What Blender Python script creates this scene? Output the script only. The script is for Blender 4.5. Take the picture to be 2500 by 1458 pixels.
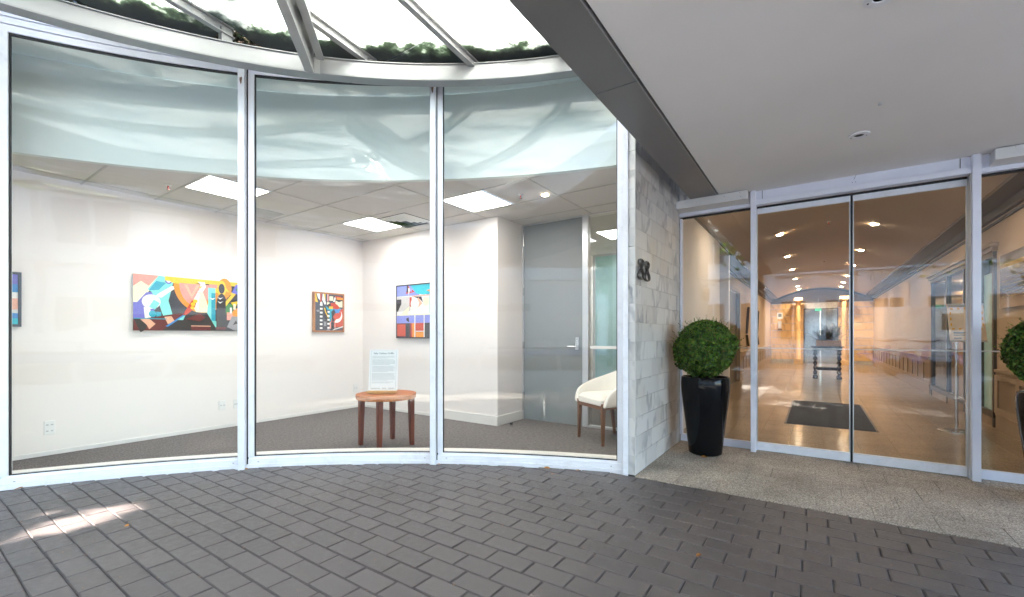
import bpy, math, random
from math import sin, cos, tan, pi, radians, sqrt, atan2, hypot
from mathutils import Vector, Matrix, Euler
random.seed(7)
for o in list(bpy.data.objects): bpy.data.objects.remove(o)
SC = bpy.context.scene
COL = SC.collection
# ------------------------------------------------------------ camera
EYE = 1.15
cam = bpy.data.cameras.new('camera'); camo = bpy.data.objects.new('camera', cam); COL.objects.link(camo)
camo.location = (0, 0, EYE); camo.rotation_euler = (pi/2, 0, 0.60164)
cam.sensor_width = 36; cam.lens = 1078.25*36/2500; cam.shift_y = 0.0361
cam.clip_start = 0.02; cam.clip_end = 900
SC.camera = camo
# ------------------------------------------------------------ world, sun, exposure
SUN_EL = radians(36); SUN_DIR = Vector((-0.35*cos(SUN_EL), -0.937*cos(SUN_EL), sin(SUN_EL)))   # towards the sun
world = bpy.data.worlds.new('World'); SC.world = world; world.use_nodes = True
wn = world.node_tree.nodes; wl = world.node_tree.links
bg = wn['Background']; sky = wn.new('ShaderNodeTexSky'); sky.sky_type = 'NISHITA'; sky.sun_disc = False
sky.sun_elevation = SUN_EL; sky.sun_rotation = atan2(SUN_DIR.x, SUN_DIR.y)
wl.new(sky.outputs[0], bg.inputs[0]); bg.inputs[1].default_value = 0.13
sl = bpy.data.lights.new('sun', 'SUN'); sl.energy = 5.0; sl.angle = radians(0.5); sl.color = (1, .90, .79)
so = bpy.data.objects.new('sun', sl); COL.objects.link(so)
so.rotation_euler = (-SUN_DIR).to_track_quat('-Z', 'Y').to_euler(); so.location = (0, 0, 30)
SC.view_settings.view_transform = 'Standard'; SC.view_settings.look = 'None'
SC.view_settings.exposure = 4.05; SC.view_settings.gamma = 1; SC.view_settings.use_curve_mapping = False
SC.render.engine = 'CYCLES'
cy = SC.cycles; cy.use_denoising = True; cy.max_bounces = 10; cy.diffuse_bounces = 5; cy.glossy_bounces = 4
cy.transparent_max_bounces = 24; cy.transmission_bounces = 4; cy.sample_clamp_indirect = 6; cy.caustics_reflective = False; cy.caustics_refractive = False
try: cy.denoiser = 'OPENIMAGEDENOISE'
except Exception: pass

# ------------------------------------------------------------ materials
def mat(name, col, rough=.5, metal=0., var=.1, scale=6., bump=0., bscale=80., rand=0., coat=0., spec=.5,
        dirt=None, dscale=2., damt=.5, stretch=(1, 1, 1), emit=0., translucent=0., rvar=0.):
    m = bpy.data.materials.new(name); m.use_nodes = True
    N = m.node_tree.nodes; L = m.node_tree.links; p = N['Principled BSDF']
    p.inputs['Roughness'].default_value = rough; p.inputs['Metallic'].default_value = metal
    p.inputs['Coat Weight'].default_value = coat; p.inputs['Specular IOR Level'].default_value = spec
    p.inputs['Coat Roughness'].default_value = .05
    g = N.new('ShaderNodeNewGeometry'); mp = N.new('ShaderNodeMapping'); mp.inputs['Scale'].default_value = stretch
    L.new(g.outputs['Position'], mp.inputs['Vector'])
    n = N.new('ShaderNodeTexNoise'); n.inputs['Scale'].default_value = scale; n.inputs['Detail'].default_value = 5
    L.new(mp.outputs[0], n.inputs['Vector'])
    r = N.new('ShaderNodeMapRange'); r.inputs[1].default_value = .3; r.inputs[2].default_value = .7
    r.inputs[3].default_value = 1-var; r.inputs[4].default_value = 1+var
    L.new(n.outputs[0], r.inputs[0])
    hs = N.new('ShaderNodeHueSaturation'); hs.inputs['Color'].default_value = (*col, 1); L.new(r.outputs[0], hs.inputs['Value'])
    out = hs.outputs[0]
    if rand:
        oi = N.new('ShaderNodeObjectInfo'); r2 = N.new('ShaderNodeMapRange'); r2.inputs[3].default_value = 1-rand; r2.inputs[4].default_value = 1+rand
        L.new(oi.outputs['Random'], r2.inputs[0]); h2 = N.new('ShaderNodeHueSaturation'); L.new(out, h2.inputs['Color']); L.new(r2.outputs[0], h2.inputs['Value']); out = h2.outputs[0]
    if dirt:
        n2 = N.new('ShaderNodeTexNoise'); n2.inputs['Scale'].default_value = dscale; n2.inputs['Detail'].default_value = 8; n2.inputs['Roughness'].default_value = .7
        L.new(g.outputs['Position'], n2.inputs['Vector'])
        r3 = N.new('ShaderNodeMapRange'); r3.inputs[1].default_value = .52; r3.inputs[2].default_value = .75; r3.inputs[4].default_value = damt
        L.new(n2.outputs[0], r3.inputs[0]); mx = N.new('ShaderNodeMix'); mx.data_type = 'RGBA'
        L.new(r3.outputs[0], mx.inputs[0]); L.new(out, mx.inputs[6]); mx.inputs[7].default_value = (*dirt, 1); out = mx.outputs[2]
    L.new(out, p.inputs['Base Color'])
    if rvar:
        r4 = N.new('ShaderNodeMapRange'); r4.inputs[1].default_value = .3; r4.inputs[2].default_value = .7; r4.inputs[3].default_value = rough-rvar; r4.inputs[4].default_value = rough+rvar
        L.new(n.outputs[0], r4.inputs[0]); L.new(r4.outputs[0], p.inputs['Roughness'])
    if bump:
        nb = N.new('ShaderNodeTexNoise'); nb.inputs['Scale'].default_value = bscale; nb.inputs['Detail'].default_value = 4
        L.new(mp.outputs[0], nb.inputs['Vector']); b = N.new('ShaderNodeBump'); b.inputs['Strength'].default_value = bump; b.inputs['Distance'].default_value = .01
        L.new(nb.outputs[0], b.inputs['Height']); L.new(b.outputs[0], p.inputs['Normal'])
    if emit:
        p.inputs['Emission Color'].default_value = (*col, 1); p.inputs['Emission Strength'].default_value = emit
    if translucent:
        t = N.new('ShaderNodeBsdfTranslucent'); L.new(out, t.inputs[0]); ms = N.new('ShaderNodeMixShader'); ms.inputs[0].default_value = translucent
        L.new(p.outputs[0], ms.inputs[1]); L.new(t.outputs[0], ms.inputs[2]); L.new(ms.outputs[0], N['Material Output'].inputs[0])
    return m

def glass(name, tint=(.97, .99, .98), refl=1.0, wobble=0., wscale=1.2, f0=.045):
    """architectural glass: transparent + mirror, weighted by Schlick's law; wobble bends the reflections as real panes do"""
    m = bpy.data.materials.new(name); m.use_nodes = True; N = m.node_tree.nodes; L = m.node_tree.links
    N.remove(N['Principled BSDF'])
    t = N.new('ShaderNodeBsdfTransparent'); t.inputs[0].default_value = (*tint, 1)
    gl = N.new('ShaderNodeBsdfGlossy'); gl.inputs['Roughness'].default_value = 0.0; gl.inputs[0].default_value = (1, 1, 1, 1)
    lw = N.new('ShaderNodeLayerWeight'); lw.inputs[0].default_value = .5
    pw = N.new('ShaderNodeMath'); pw.operation = 'POWER'; pw.inputs[1].default_value = 5; L.new(lw.outputs['Facing'], pw.inputs[0])
    ma = N.new('ShaderNodeMath'); ma.operation = 'MULTIPLY_ADD'; ma.inputs[1].default_value = (1-f0)*refl; ma.inputs[2].default_value = f0*refl
    L.new(pw.outputs[0], ma.inputs[0])
    ms = N.new('ShaderNodeMixShader'); L.new(ma.outputs[0], ms.inputs[0]); L.new(t.outputs[0], ms.inputs[1]); L.new(gl.outputs[0], ms.inputs[2])
    L.new(ms.outputs[0], N['Material Output'].inputs[0])
    if wobble:
        g = N.new('ShaderNodeNewGeometry'); mp = N.new('ShaderNodeMapping'); mp.inputs['Scale'].default_value = (1, 1, 1.6)
        n = N.new('ShaderNodeTexNoise'); n.inputs['Scale'].default_value = wscale; n.inputs['Detail'].default_value = 1
        L.new(g.outputs['Position'], mp.inputs[0]); L.new(mp.outputs[0], n.inputs['Vector'])
        b = N.new('ShaderNodeBump'); b.inputs['Strength'].default_value = 1; b.inputs['Distance'].default_value = wobble
        L.new(n.outputs[0], b.inputs['Height']); L.new(b.outputs[0], gl.inputs['Normal'])
    return m

def print_mat(name, rough=.6):
    m = bpy.data.materials.new(name); m.use_nodes = True; N = m.node_tree.nodes; L = m.node_tree.links
    a = N.new('ShaderNodeVertexColor'); a.layer_name = 'ink'; p = N['Principled BSDF']; p.inputs['Roughness'].default_value = rough
    n = N.new('ShaderNodeTexNoise'); n.inputs['Scale'].default_value = 60; g = N.new('ShaderNodeNewGeometry'); L.new(g.outputs['Position'], n.inputs['Vector'])
    r = N.new('ShaderNodeMapRange'); r.inputs[3].default_value = .8; r.inputs[4].default_value = 1.15; L.new(n.outputs[0], r.inputs[0])
    h = N.new('ShaderNodeHueSaturation'); L.new(a.outputs[0], h.inputs['Color']); L.new(r.outputs[0], h.inputs['Value']); L.new(h.outputs[0], p.inputs['Base Color'])
    return m

def marble(name, base, vein, scale=3., rand=.1, rough=.28, warm=None, veinamt=.8):
    m = bpy.data.materials.new(name); m.use_nodes = True; N = m.node_tree.nodes; L = m.node_tree.links; p = N['Principled BSDF']
    p.inputs['Roughness'].default_value = rough
    g = N.new('ShaderNodeNewGeometry'); oi = N.new('ShaderNodeObjectInfo')
    sc_ = N.new('ShaderNodeMath'); sc_.operation = 'MULTIPLY'; sc_.inputs[1].default_value = 37; L.new(oi.outputs['Random'], sc_.inputs[0])
    ad = N.new('ShaderNodeVectorMath'); ad.operation = 'ADD'; L.new(g.outputs['Position'], ad.inputs[0]); L.new(sc_.outputs[0], ad.inputs[1])
    mp = N.new('ShaderNodeMapping'); mp.inputs['Rotation'].default_value = (.5, .3, .2); mp.inputs['Scale'].default_value = (1, 1.6, .8); L.new(ad.outputs[0], mp.inputs[0])
    w = N.new('ShaderNodeTexWave'); w.inputs['Scale'].default_value = scale; w.inputs['Distortion'].default_value = 9; w.inputs['Detail'].default_value = 4; w.inputs['Detail Scale'].default_value = 1.6
    L.new(mp.outputs[0], w.inputs['Vector'])
    r = N.new('ShaderNodeMapRange'); r.inputs[1].default_value = .62; r.inputs[2].default_value = 1.0; r.inputs[4].default_value = veinamt; L.new(w.outputs[0], r.inputs[0])
    n = N.new('ShaderNodeTexNoise'); n.inputs['Scale'].default_value = scale*1.3; n.inputs['Detail'].default_value = 6; L.new(mp.outputs[0], n.inputs['Vector'])
    r2 = N.new('ShaderNodeMapRange'); r2.inputs[1].default_value = .35; r2.inputs[2].default_value = .7; L.new(n.outputs[0], r2.inputs[0])
    ml = N.new('ShaderNodeMath'); ml.operation = 'MULTIPLY'; L.new(r.outputs[0], ml.inputs[0]); L.new(r2.outputs[0], ml.inputs[1])
    mx = N.new('ShaderNodeMix'); mx.data_type = 'RGBA'; mx.inputs[6].default_value = (*base, 1); mx.inputs[7].default_value = (*vein, 1); L.new(ml.outputs[0], mx.inputs[0])
    out = mx.outputs[2]
    if warm:
        n3 = N.new('ShaderNodeTexNoise'); n3.inputs['Scale'].default_value = 2.2; n3.inputs['Detail'].default_value = 3; L.new(g.outputs['Position'], n3.inputs['Vector'])
        r5 = N.new('ShaderNodeMapRange'); r5.inputs[1].default_value = .5; r5.inputs[2].default_value = .72; r5.inputs[4].default_value = .5; L.new(n3.outputs[0], r5.inputs[0])
        m2 = N.new('ShaderNodeMix'); m2.data_type = 'RGBA'; L.new(r5.outputs[0], m2.inputs[0]); L.new(out, m2.inputs[6]); m2.inputs[7].default_value = (*warm, 1); out = m2.outputs[2]
    r3 = N.new('ShaderNodeMapRange'); r3.inputs[3].default_value = 1-rand; r3.inputs[4].default_value = 1+rand; L.new(oi.outputs['Random'], r3.inputs[0])
    h = N.new('ShaderNodeHueSaturation'); L.new(out, h.inputs['Color']); L.new(r3.outputs[0], h.inputs['Value']); L.new(h.outputs[0], p.inputs['Base Color'])
    return m

def granite(name, cols, scale=160., rough=.6, rand=.05, dirt=None, coat=0.):
    m = bpy.data.materials.new(name); m.use_nodes = True; N = m.node_tree.nodes; L = m.node_tree.links; p = N['Principled BSDF']
    p.inputs['Roughness'].default_value = rough; p.inputs['Coat Weight'].default_value = coat; p.inputs['Coat Roughness'].default_value = .12
    g = N.new('ShaderNodeNewGeometry'); n = N.new('ShaderNodeTexNoise'); n.inputs['Scale'].default_value = scale; n.inputs['Detail'].default_value = 3; n.inputs['Roughness'].default_value = .75
    L.new(g.outputs['Position'], n.inputs['Vector'])
    cr = N.new('ShaderNodeValToRGB'); e = cr.color_ramp.elements
    e[0].position = .36; e[0].color = (*cols[0], 1); e[1].position = .64; e[1].color = (*cols[2], 1); x = e.new(.5); x.color = (*cols[1], 1)
    L.new(n.outputs[0], cr.inputs[0]); out = cr.outputs[0]
    n2 = N.new('ShaderNodeTexNoise'); n2.inputs['Scale'].default_value = 2.1; n2.inputs['Detail'].default_value = 6; L.new(g.outputs['Position'], n2.inputs['Vector'])
    r = N.new('ShaderNodeMapRange'); r.inputs[1].default_value = .3; r.inputs[2].default_value = .7; r.inputs[3].default_value = .72; r.inputs[4].default_value = 1.15; L.new(n2.outputs[0], r.inputs[0])
    h = N.new('ShaderNodeHueSaturation'); L.new(out, h.inputs['Color']); L.new(r.outputs[0], h.inputs['Value']); out = h.outputs[0]
    oi = N.new('ShaderNodeObjectInfo'); r3 = N.new('ShaderNodeMapRange'); r3.inputs[3].default_value = 1-rand; r3.inputs[4].default_value = 1+rand; L.new(oi.outputs['Random'], r3.inputs[0])
    h2 = N.new('ShaderNodeHueSaturation'); L.new(out, h2.inputs['Color']); L.new(r3.outputs[0], h2.inputs['Value']); L.new(h2.outputs[0], p.inputs['Base Color'])
    b = N.new('ShaderNodeBump'); b.inputs['Strength'].default_value = .25; b.inputs['Distance'].default_value = .002; L.new(n.outputs[0], b.inputs['Height'])
    if coat == 0: L.new(b.outputs[0], p.inputs['Normal'])
    return m

def leaf_mat(name, cols):
    m = bpy.data.materials.new(name); m.use_nodes = True; N = m.node_tree.nodes; L = m.node_tree.links; p = N['Principled BSDF']
    p.inputs['Roughness'].default_value = .42
    g = N.new('ShaderNodeNewGeometry'); cr = N.new('ShaderNodeValToRGB'); e = cr.color_ramp.elements
    e[0].color = (*cols[0], 1); e[1].color = (*cols[-1], 1); e[0].position = 0; e[1].position = 1
    for i, c in enumerate(cols[1:-1]): x = e.new((i+1)/(len(cols)-1)); x.color = (*c, 1)
    L.new(g.outputs['Random Per Island'], cr.inputs[0])
    nz = N.new('ShaderNodeTexNoise'); nz.inputs['Scale'].default_value = 19; nz.inputs['Detail'].default_value = 3; L.new(g.outputs['Position'], nz.inputs['Vector'])
    rg = N.new('ShaderNodeMapRange'); rg.inputs[1].default_value = .35; rg.inputs[2].default_value = .65; rg.inputs[3].default_value = .55; rg.inputs[4].default_value = 1.7; L.new(nz.outputs[0], rg.inputs[0])
    hv = N.new('ShaderNodeHueSaturation'); L.new(cr.outputs[0], hv.inputs['Color']); L.new(rg.outputs[0], hv.inputs['Value']); L.new(hv.outputs[0], p.inputs['Base Color'])
    t = N.new('ShaderNodeBsdfTranslucent'); L.new(hv.outputs[0], t.inputs[0]); ms = N.new('ShaderNodeMixShader'); ms.inputs[0].default_value = .3
    L.new(p.outputs[0], ms.inputs[1]); L.new(t.outputs[0], ms.inputs[2]); L.new(ms.outputs[0], N['Material Output'].inputs[0])
    return m

MT = dict(
    frame=mat('white_frame_paint', (.80, .81, .86), .38, var=.03, dirt=(.45, .43, .42), dscale=7, damt=.38),
    frame2=mat('lilac_white_metal', (.80, .81, .90), .35, var=.03),
    box=mat('timber_white_paint', (.72, .71, .70), .5, var=.05, dirt=(.4, .37, .33), dscale=6, damt=.4),
    gasket=mat('black_gasket', (.012, .012, .014), .6),
    steel=mat('silver_grey_steel_paint', (.33, .33, .335), .32, .5, var=.05, scale=1.5, rvar=.06, dirt=(.3, .28, .27), dscale=5, damt=.3),
    rafter=mat('grey_rafter_paint', (.40, .40, .40), .42, .2, var=.06),
    strip=mat('dark_grey_beam_cladding', (.19, .186, .19), .42, .2, var=.08, scale=2.2, rvar=.1),
    soffit=mat('canopy_soffit_paint', (.82, .80, .785), .75, var=.03, scale=1.2, bump=.02, bscale=30),
    wall=mat('shop_wall_paint', (.83, .785, .75), .6, var=.01, scale=1),
    bulk=mat('bulkhead_paint', (.68, .75, .735), .5, var=.015, scale=1),
    ceil=mat('ceiling_tile_face', (.66, .64, .62), .85, var=.02, bump=.1, bscale=250, rand=.02),
    tee=mat('ceiling_grid_metal', (.50, .485, .465), .5),
    carpet=mat('grey_brown_carpet', (.19, .172, .165), .95, var=.35, scale=26, bump=.8, bscale=260, stretch=(1, 3.2, 1)),
    sill=mat('cream_sill_paint', (.82, .79, .73), .4, var=.03),
    skirt=mat('skirting_paint', (.78, .765, .73), .4, var=.01),
    door=mat('grey_door_paint', (.235, .255, .26), .5, var=.03, scale=2),
    alu=mat('satin_aluminium', (.62, .63, .64), .32, .6, var=.03),
    chrome=mat('brushed_steel', (.62, .62, .62), .22, 1., var=.05),
    led=mat('led_diffuser', (1, .97, .93), .5, emit=1.55),
    lamp=mat('warm_lamp_lens', (1, .82, .6), .5, emit=12),
    lampw=mat('spot_lamp_lens', (1, .82, .6), .5, emit=9),
    white=mat('white_plastic', (.78, .78, .76), .35, var=.01),
    trim=mat('grey_white_trim', (.5, .5, .5), .4, .1),
    black=mat('black_satin', (.02, .02, .022), .4),
    pot=mat('black_gloss_glaze', (.005, .005, .006), .09, spec=.22, var=.02),
    soil=mat('potting_mix', (.06, .045, .035), .95, var=.5, scale=90, bump=1, bscale=120),
    woodt=mat('honey_cherry_veneer', (.42, .12, .02), .4, var=.16, scale=9, stretch=(1, 12, 1), spec=.3),
    woodl=mat('red_brown_leg_wood', (.17, .042, .02), .35, var=.2, scale=14, stretch=(6, 6, .6)),
    woodc=mat('walnut_leg_wood', (.17, .075, .035), .4, var=.2, scale=14, stretch=(6, 6, .6)),
    stand=mat('light_oak_stand', (.60, .33, .10), .35, var=.12, scale=12, stretch=(1, 8, 1)),
    vinyl=mat('cream_vinyl', (.82, .79, .72), .38, var=.02, scale=3, bump=.05, bscale=40),
    paper=mat('pale_paper_print', (.84, .855, .85), .5, var=.01),
    ink=mat('grey_print_ink', (.17, .21, .22), .6),
    inkd=mat('dark_print_ink', (.05, .06, .07), .6),
    canvas=mat('canvas_edge', (.70, .69, .66), .8),
    wframe=mat('oak_picture_frame', (.42, .17, .05), .45, var=.15, scale=20),
    bframe=mat('black_picture_frame', (.03, .03, .035), .5),
    grout=mat('grey_grout', (.24, .22, .20), .9, var=.2, scale=40),
    mgrout=mat('marble_wall_backing', (.48, .46, .43), .8, var=.2, scale=20),
    sand=mat('paver_joint_sand', (.07, .066, .068), .95, var=.5, scale=50, bump=.8, bscale=200, dirt=(.17, .17, .19), dscale=2.2, damt=.9),
    paver=mat('charcoal_clay_paver', (.080, .069, .069), .38, var=.2, scale=26, bump=.4, bscale=260, rand=.11, dirt=(.055, .045, .042), dscale=1.6, damt=.6, rvar=.10),
    lwall=mat('lobby_wall_paint', (.46, .34, .235), .6, var=.03, scale=2),
    vault=mat('lobby_vault_paint', (.50, .40, .30), .7, var=.02),
    moul=mat('dark_moulding', (.02, .014, .010), .5),
    brown=mat('taupe_bulkhead', (.13, .095, .07), .6, var=.04),
    wains=mat('taupe_wainscot_paint', (.33, .245, .175), .5, var=.05),
    wainp=mat('taupe_panel_paint', (.27, .20, .145), .5, var=.05),
    cyan=mat('frosted_cyan_glass', (.42, .68, .68), .25, var=.05),
    dgrey=mat('dark_grey_joinery', (.07, .065, .06), .4),
    mirror=mat('lift_mirror_steel', (.55, .53, .50), .12, 1., var=.1, bump=.05, bscale=3),
    matt=mat('charcoal_rubber_mat', (.035, .033, .033), .95, var=.3, scale=60, bump=1, bscale=220),
    carved=mat('black_carved_wood', (.012, .010, .009), .25, var=.2, coat=.3),
    wicker=mat('gilt_basket', (.40, .19, .04), .35, .3, var=.4, scale=60),
    gold=mat('gold_band', (.50, .34, .10), .35, .5),
    navy=mat('directory_face', (.02, .02, .028), .15, var=.05, coat=.5),
    oran=mat('amber_hatch', (.75, .38, .02), .6),
    board=mat('sign_board_face', (.72, .60, .46), .5),
    asphalt=mat('asphalt', (.05, .05, .052), .85, var=.2, scale=30, bump=.4),
    conc=mat('footpath_concrete', (.45, .43, .40), .85, var=.12, scale=6),
    ground=mat('outer_ground', (.16, .15, .14), .9, var=.2, scale=.5),
    wbuild=mat('white_render', (.80, .79, .77), .7, var=.03, scale=.6),
    wdark=mat('dark_window_glass', (.03, .035, .045), .08, var=.3, scale=.7),
    line=mat('road_paint', (.75, .75, .72), .7, var=.1, scale=20),
    van=mat('white_van_paint', (.82, .82, .84), .15, coat=1.),
    blue=mat('blue_scooter_paint', (.05, .12, .5), .2, coat=1.),
    red=mat('red_scooter_paint', (.5, .04, .03), .2, coat=1.),
    rubber=mat('tyre_rubber', (.02, .02, .02), .8),
    gum=mat('old_gum', (.20, .185, .17), .8, var=.1),
    rust=mat('rusty_patch', (.20, .12, .09), .9, var=.5, scale=60),
    fascia=mat('brown_fascia_board', (.14, .085, .06), .8, var=.3, scale=10),
    bark=mat('grey_brown_bark', (.10, .075, .055), .9, var=.4, scale=12, bump=1, bscale=25),
    twig=mat('brown_twig', (.07, .045, .03), .9),
    upper=mat('tower_cladding', (.45, .44, .43), .6, var=.05),
    exitg=mat('green_exit_face', (.03, .35, .2), .5, emit=.04),
)
MT['gcurve'] = glass('curved_shop_glass', (.978, .982, .976), 1.0, .0016, 1.0, .020)
MT['gdoor'] = glass('door_glass', (.97, .975, .96), 1.0, .0008, .9, .042)
MT['gsmall'] = glass('sidelight_glass', (.93, .96, .95), 1.0, 0, 1, .05)
MT['art'] = print_mat('painted_canvas')
MT['marble'] = marble('white_grey_marble', (.60, .585, .565), (.25, .25, .265), 1.9, .10, .3, warm=(.58, .50, .40), veinamt=.95)
MT['cream'] = marble('cream_marble', (.74, .50, .24), (.36, .22, .10), 1.1, .12, .25, veinamt=.6)
MT['granite'] = granite('flamed_granite', ((.07, .058, .05), (.34, .285, .235), (.70, .62, .53)), 150, .75)
MT['lfloor'] = granite('polished_granite', ((.06, .04, .025), (.24, .175, .115), (.48, .37, .26)), 120, .30, .07, coat=.5)
MT['leaf'] = leaf_mat('box_leaf', [(.02, .05, .008), (.04, .10, .012), (.07, .17, .02), (.14, .26, .03), (.16, .11, .03)])
MT['tleaf'] = leaf_mat('tree_leaf', [(.05, .12, .02), (.09, .2, .03), (.16, .3, .05)])
MT['fern'] = leaf_mat('fern_leaf', [(.02, .03, .015), (.04, .06, .02), (.10, .04, .03)])
MT['litter'] = leaf_mat('rotting_leaf', [(.015, .012, .008), (.03, .022, .012), (.02, .05, .025), (.06, .04, .02)])
MT['fallen'] = leaf_mat('dry_leaf', [(.35, .12, .03), (.45, .2, .04), (.3, .08, .03)])

# frosted, dirty roof glass
def roof_glass():
    m = bpy.data.materials.new('frosted_roof_glass'); m.use_nodes = True; N = m.node_tree.nodes; L = m.node_tree.links; p = N['Principled BSDF']
    p.inputs['Roughness'].default_value = .12; p.inputs['Base Color'].default_value = (.8, .86, .86, 1)
    g = N.new('ShaderNodeNewGeometry')
    n = N.new('ShaderNodeTexNoise'); n.inputs['Scale'].default_value = 1.6; n.inputs['Detail'].default_value = 8; n.inputs['Roughness'].default_value = .65; L.new(g.outputs['Position'], n.inputs['Vector'])
    cr = N.new('ShaderNodeValToRGB'); e = cr.color_ramp.elements; e[0].position = .36; e[0].color = (.05, .066, .062, 1); e[1].position = .50; e[1].color = (.66, .69, .675, 1)
    L.new(n.outputs[0], cr.inputs[0]); t = N.new('ShaderNodeBsdfTranslucent')
    # moss and rotted leaf stuck to the glass along its low edge, an uneven stain that follows the gutter
    ce = N.new('ShaderNodeVectorMath'); ce.operation = 'SUBTRACT'; ce.inputs[1].default_value = (.551, -2.483, 0); L.new(g.outputs['Position'], ce.inputs[0])
    fl = N.new('ShaderNodeVectorMath'); fl.operation = 'MULTIPLY'; fl.inputs[1].default_value = (1, 1, 0); L.new(ce.outputs[0], fl.inputs[0])
    ln = N.new('ShaderNodeVectorMath'); ln.operation = 'LENGTH'; L.new(fl.outputs[0], ln.inputs[0])
    n2 = N.new('ShaderNodeTexNoise'); n2.inputs['Scale'].default_value = 5.5; n2.inputs['Detail'].default_value = 9; n2.inputs['Roughness'].default_value = .7; L.new(g.outputs['Position'], n2.inputs['Vector'])
    ma = N.new('ShaderNodeMath'); ma.operation = 'MULTIPLY_ADD'; ma.inputs[1].default_value = .55; L.new(n2.outputs[0], ma.inputs[0]); L.new(ln.outputs['Value'], ma.inputs[2])
    mr = N.new('ShaderNodeMapRange'); mr.interpolation_type = 'SMOOTHSTEP'; mr.inputs[1].default_value = 6.20; mr.inputs[2].default_value = 6.44; L.new(ma.outputs[0], mr.inputs[0])
    c2 = N.new('ShaderNodeValToRGB'); e2 = c2.color_ramp.elements; e2[0].color = (1, 1, 1, 1); e2[1].color = (.012, .010, .006, 1); x_ = e2.new(.35); x_.color = (.13, .17, .12, 1); x_ = e2.new(.7); x_.color = (.03, .035, .02, 1)
    L.new(mr.outputs[0], c2.inputs[0]); mxx = N.new('ShaderNodeMix'); mxx.data_type = 'RGBA'; mxx.blend_type = 'MULTIPLY'; mxx.inputs[0].default_value = 1
    L.new(cr.outputs[0], mxx.inputs[6]); L.new(c2.outputs[0], mxx.inputs[7]); L.new(mxx.outputs[2], t.inputs[0])
    ms = N.new('ShaderNodeMixShader'); ms.inputs[0].default_value = .88; L.new(p.outputs[0], ms.inputs[1]); L.new(t.outputs[0], ms.inputs[2]); L.new(ms.outputs[0], N['Material Output'].inputs[0])
    return m
MT['roof'] = roof_glass()

# ------------------------------------------------------------ mesh helpers
class B:
    def __init__(s): s.v = []; s.f = []; s.c = []
    def add(s, vs, fs, col=None):
        k = len(s.v); s.v += [tuple(v) for v in vs]; s.f += [tuple(i+k for i in f) for f in fs]
        s.c += [col]*len(fs); return s
    def box(s, x0, x1, y0, y1, z0, z1, M=None):
        vs = [(x, y, z) for z in (z0, z1) for (x, y) in ((x0, y0), (x1, y0), (x1, y1), (x0, y1))]
        if M: vs = [M @ Vector(v) for v in vs]
        return s.add(vs, [(3, 2, 1, 0), (4, 5, 6, 7), (0, 1, 5, 4), (1, 2, 6, 5), (2, 3, 7, 6), (3, 0, 4, 7)])
    def taper(s, c0, h0, c1, h1):
        vs = []
        for c, h in ((c0, h0), (c1, h1)):
            vs += [(c[0]+sx*h[0], c[1]+sy*h[1], c[2]) for sx, sy in ((-1, -1), (1, -1), (1, 1), (-1, 1))]
        return s.add(vs, [(3, 2, 1, 0), (4, 5, 6, 7), (0, 1, 5, 4), (1, 2, 6, 5), (2, 3, 7, 6), (3, 0, 4, 7)])
    def arc(s, c, r0, r1, z0, z1, a0, a1, n=24):
        vs = []
        for i in range(n+1):
            a = a0+(a1-a0)*i/n
            for r, z in ((r0, z0), (r1, z0), (r1, z1), (r0, z1)): vs.append((c[0]+r*cos(a), c[1]+r*sin(a), z))
        fs = []
        for i in range(n):
            for j in range(4):
                k = (j+1) % 4; fs.append((i*4+j, i*4+k, i*4+4+k, i*4+4+j))
        fs += [(3, 2, 1, 0), (n*4, n*4+1, n*4+2, n*4+3)]
        return s.add(vs, fs)
    def tube(s, pts, r, n=10, caps=True, flat=1.):
        pts = [Vector(p) for p in pts]; rs = r if isinstance(r, (list, tuple)) else [r]*len(pts); vs = []; up = None
        for i, p in enumerate(pts):
            d = (pts[min(i+1, len(pts)-1)]-pts[max(i-1, 0)]).normalized()
            if up is None: up = Vector((0, 0, 1)) if abs(d.z) < .9 else Vector((1, 0, 0))
            a = d.cross(up).normalized(); b = a.cross(d).normalized(); up = b
            for k in range(n): t = 2*pi*k/n; vs.append(p+(a*cos(t)+b*sin(t)*flat)*rs[i])
        fs = [(i*n+k, i*n+(k+1) % n, (i+1)*n+(k+1) % n, (i+1)*n+k) for i in range(len(pts)-1) for k in range(n)]
        if caps: fs += [tuple(range(n-1, -1, -1)), tuple(range((len(pts)-1)*n, len(pts)*n))]
        return s.add(vs, fs)
    def lathe(s, prof, c=(0, 0, 0), n=40, cap=True):
        vs = [(c[0]+r*cos(2*pi*k/n), c[1]+r*sin(2*pi*k/n), c[2]+z) for r, z in prof for k in range(n)]
        fs = [(i*n+k, i*n+(k+1) % n, (i+1)*n+(k+1) % n, (i+1)*n+k) for i in range(len(prof)-1) for k in range(n)]
        if cap: fs += [tuple(range(n-1, -1, -1)), tuple(range((len(prof)-1)*n, len(prof)*n))]
        return s.add(vs, fs)
    def prism(s, poly, z0, z1):
        n = len(poly); vs = [(x, y, z0) for x, y in poly]+[(x, y, z1) for x, y in poly]
        return s.add(vs, [tuple(range(n-1, -1, -1)), tuple(range(n, 2*n))]+[(i, (i+1) % n, n+(i+1) % n, n+i) for i in range(n)])
    def pans(s, pts, col=None): return s.add(pts, [tuple(range(len(pts)))], col)

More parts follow.
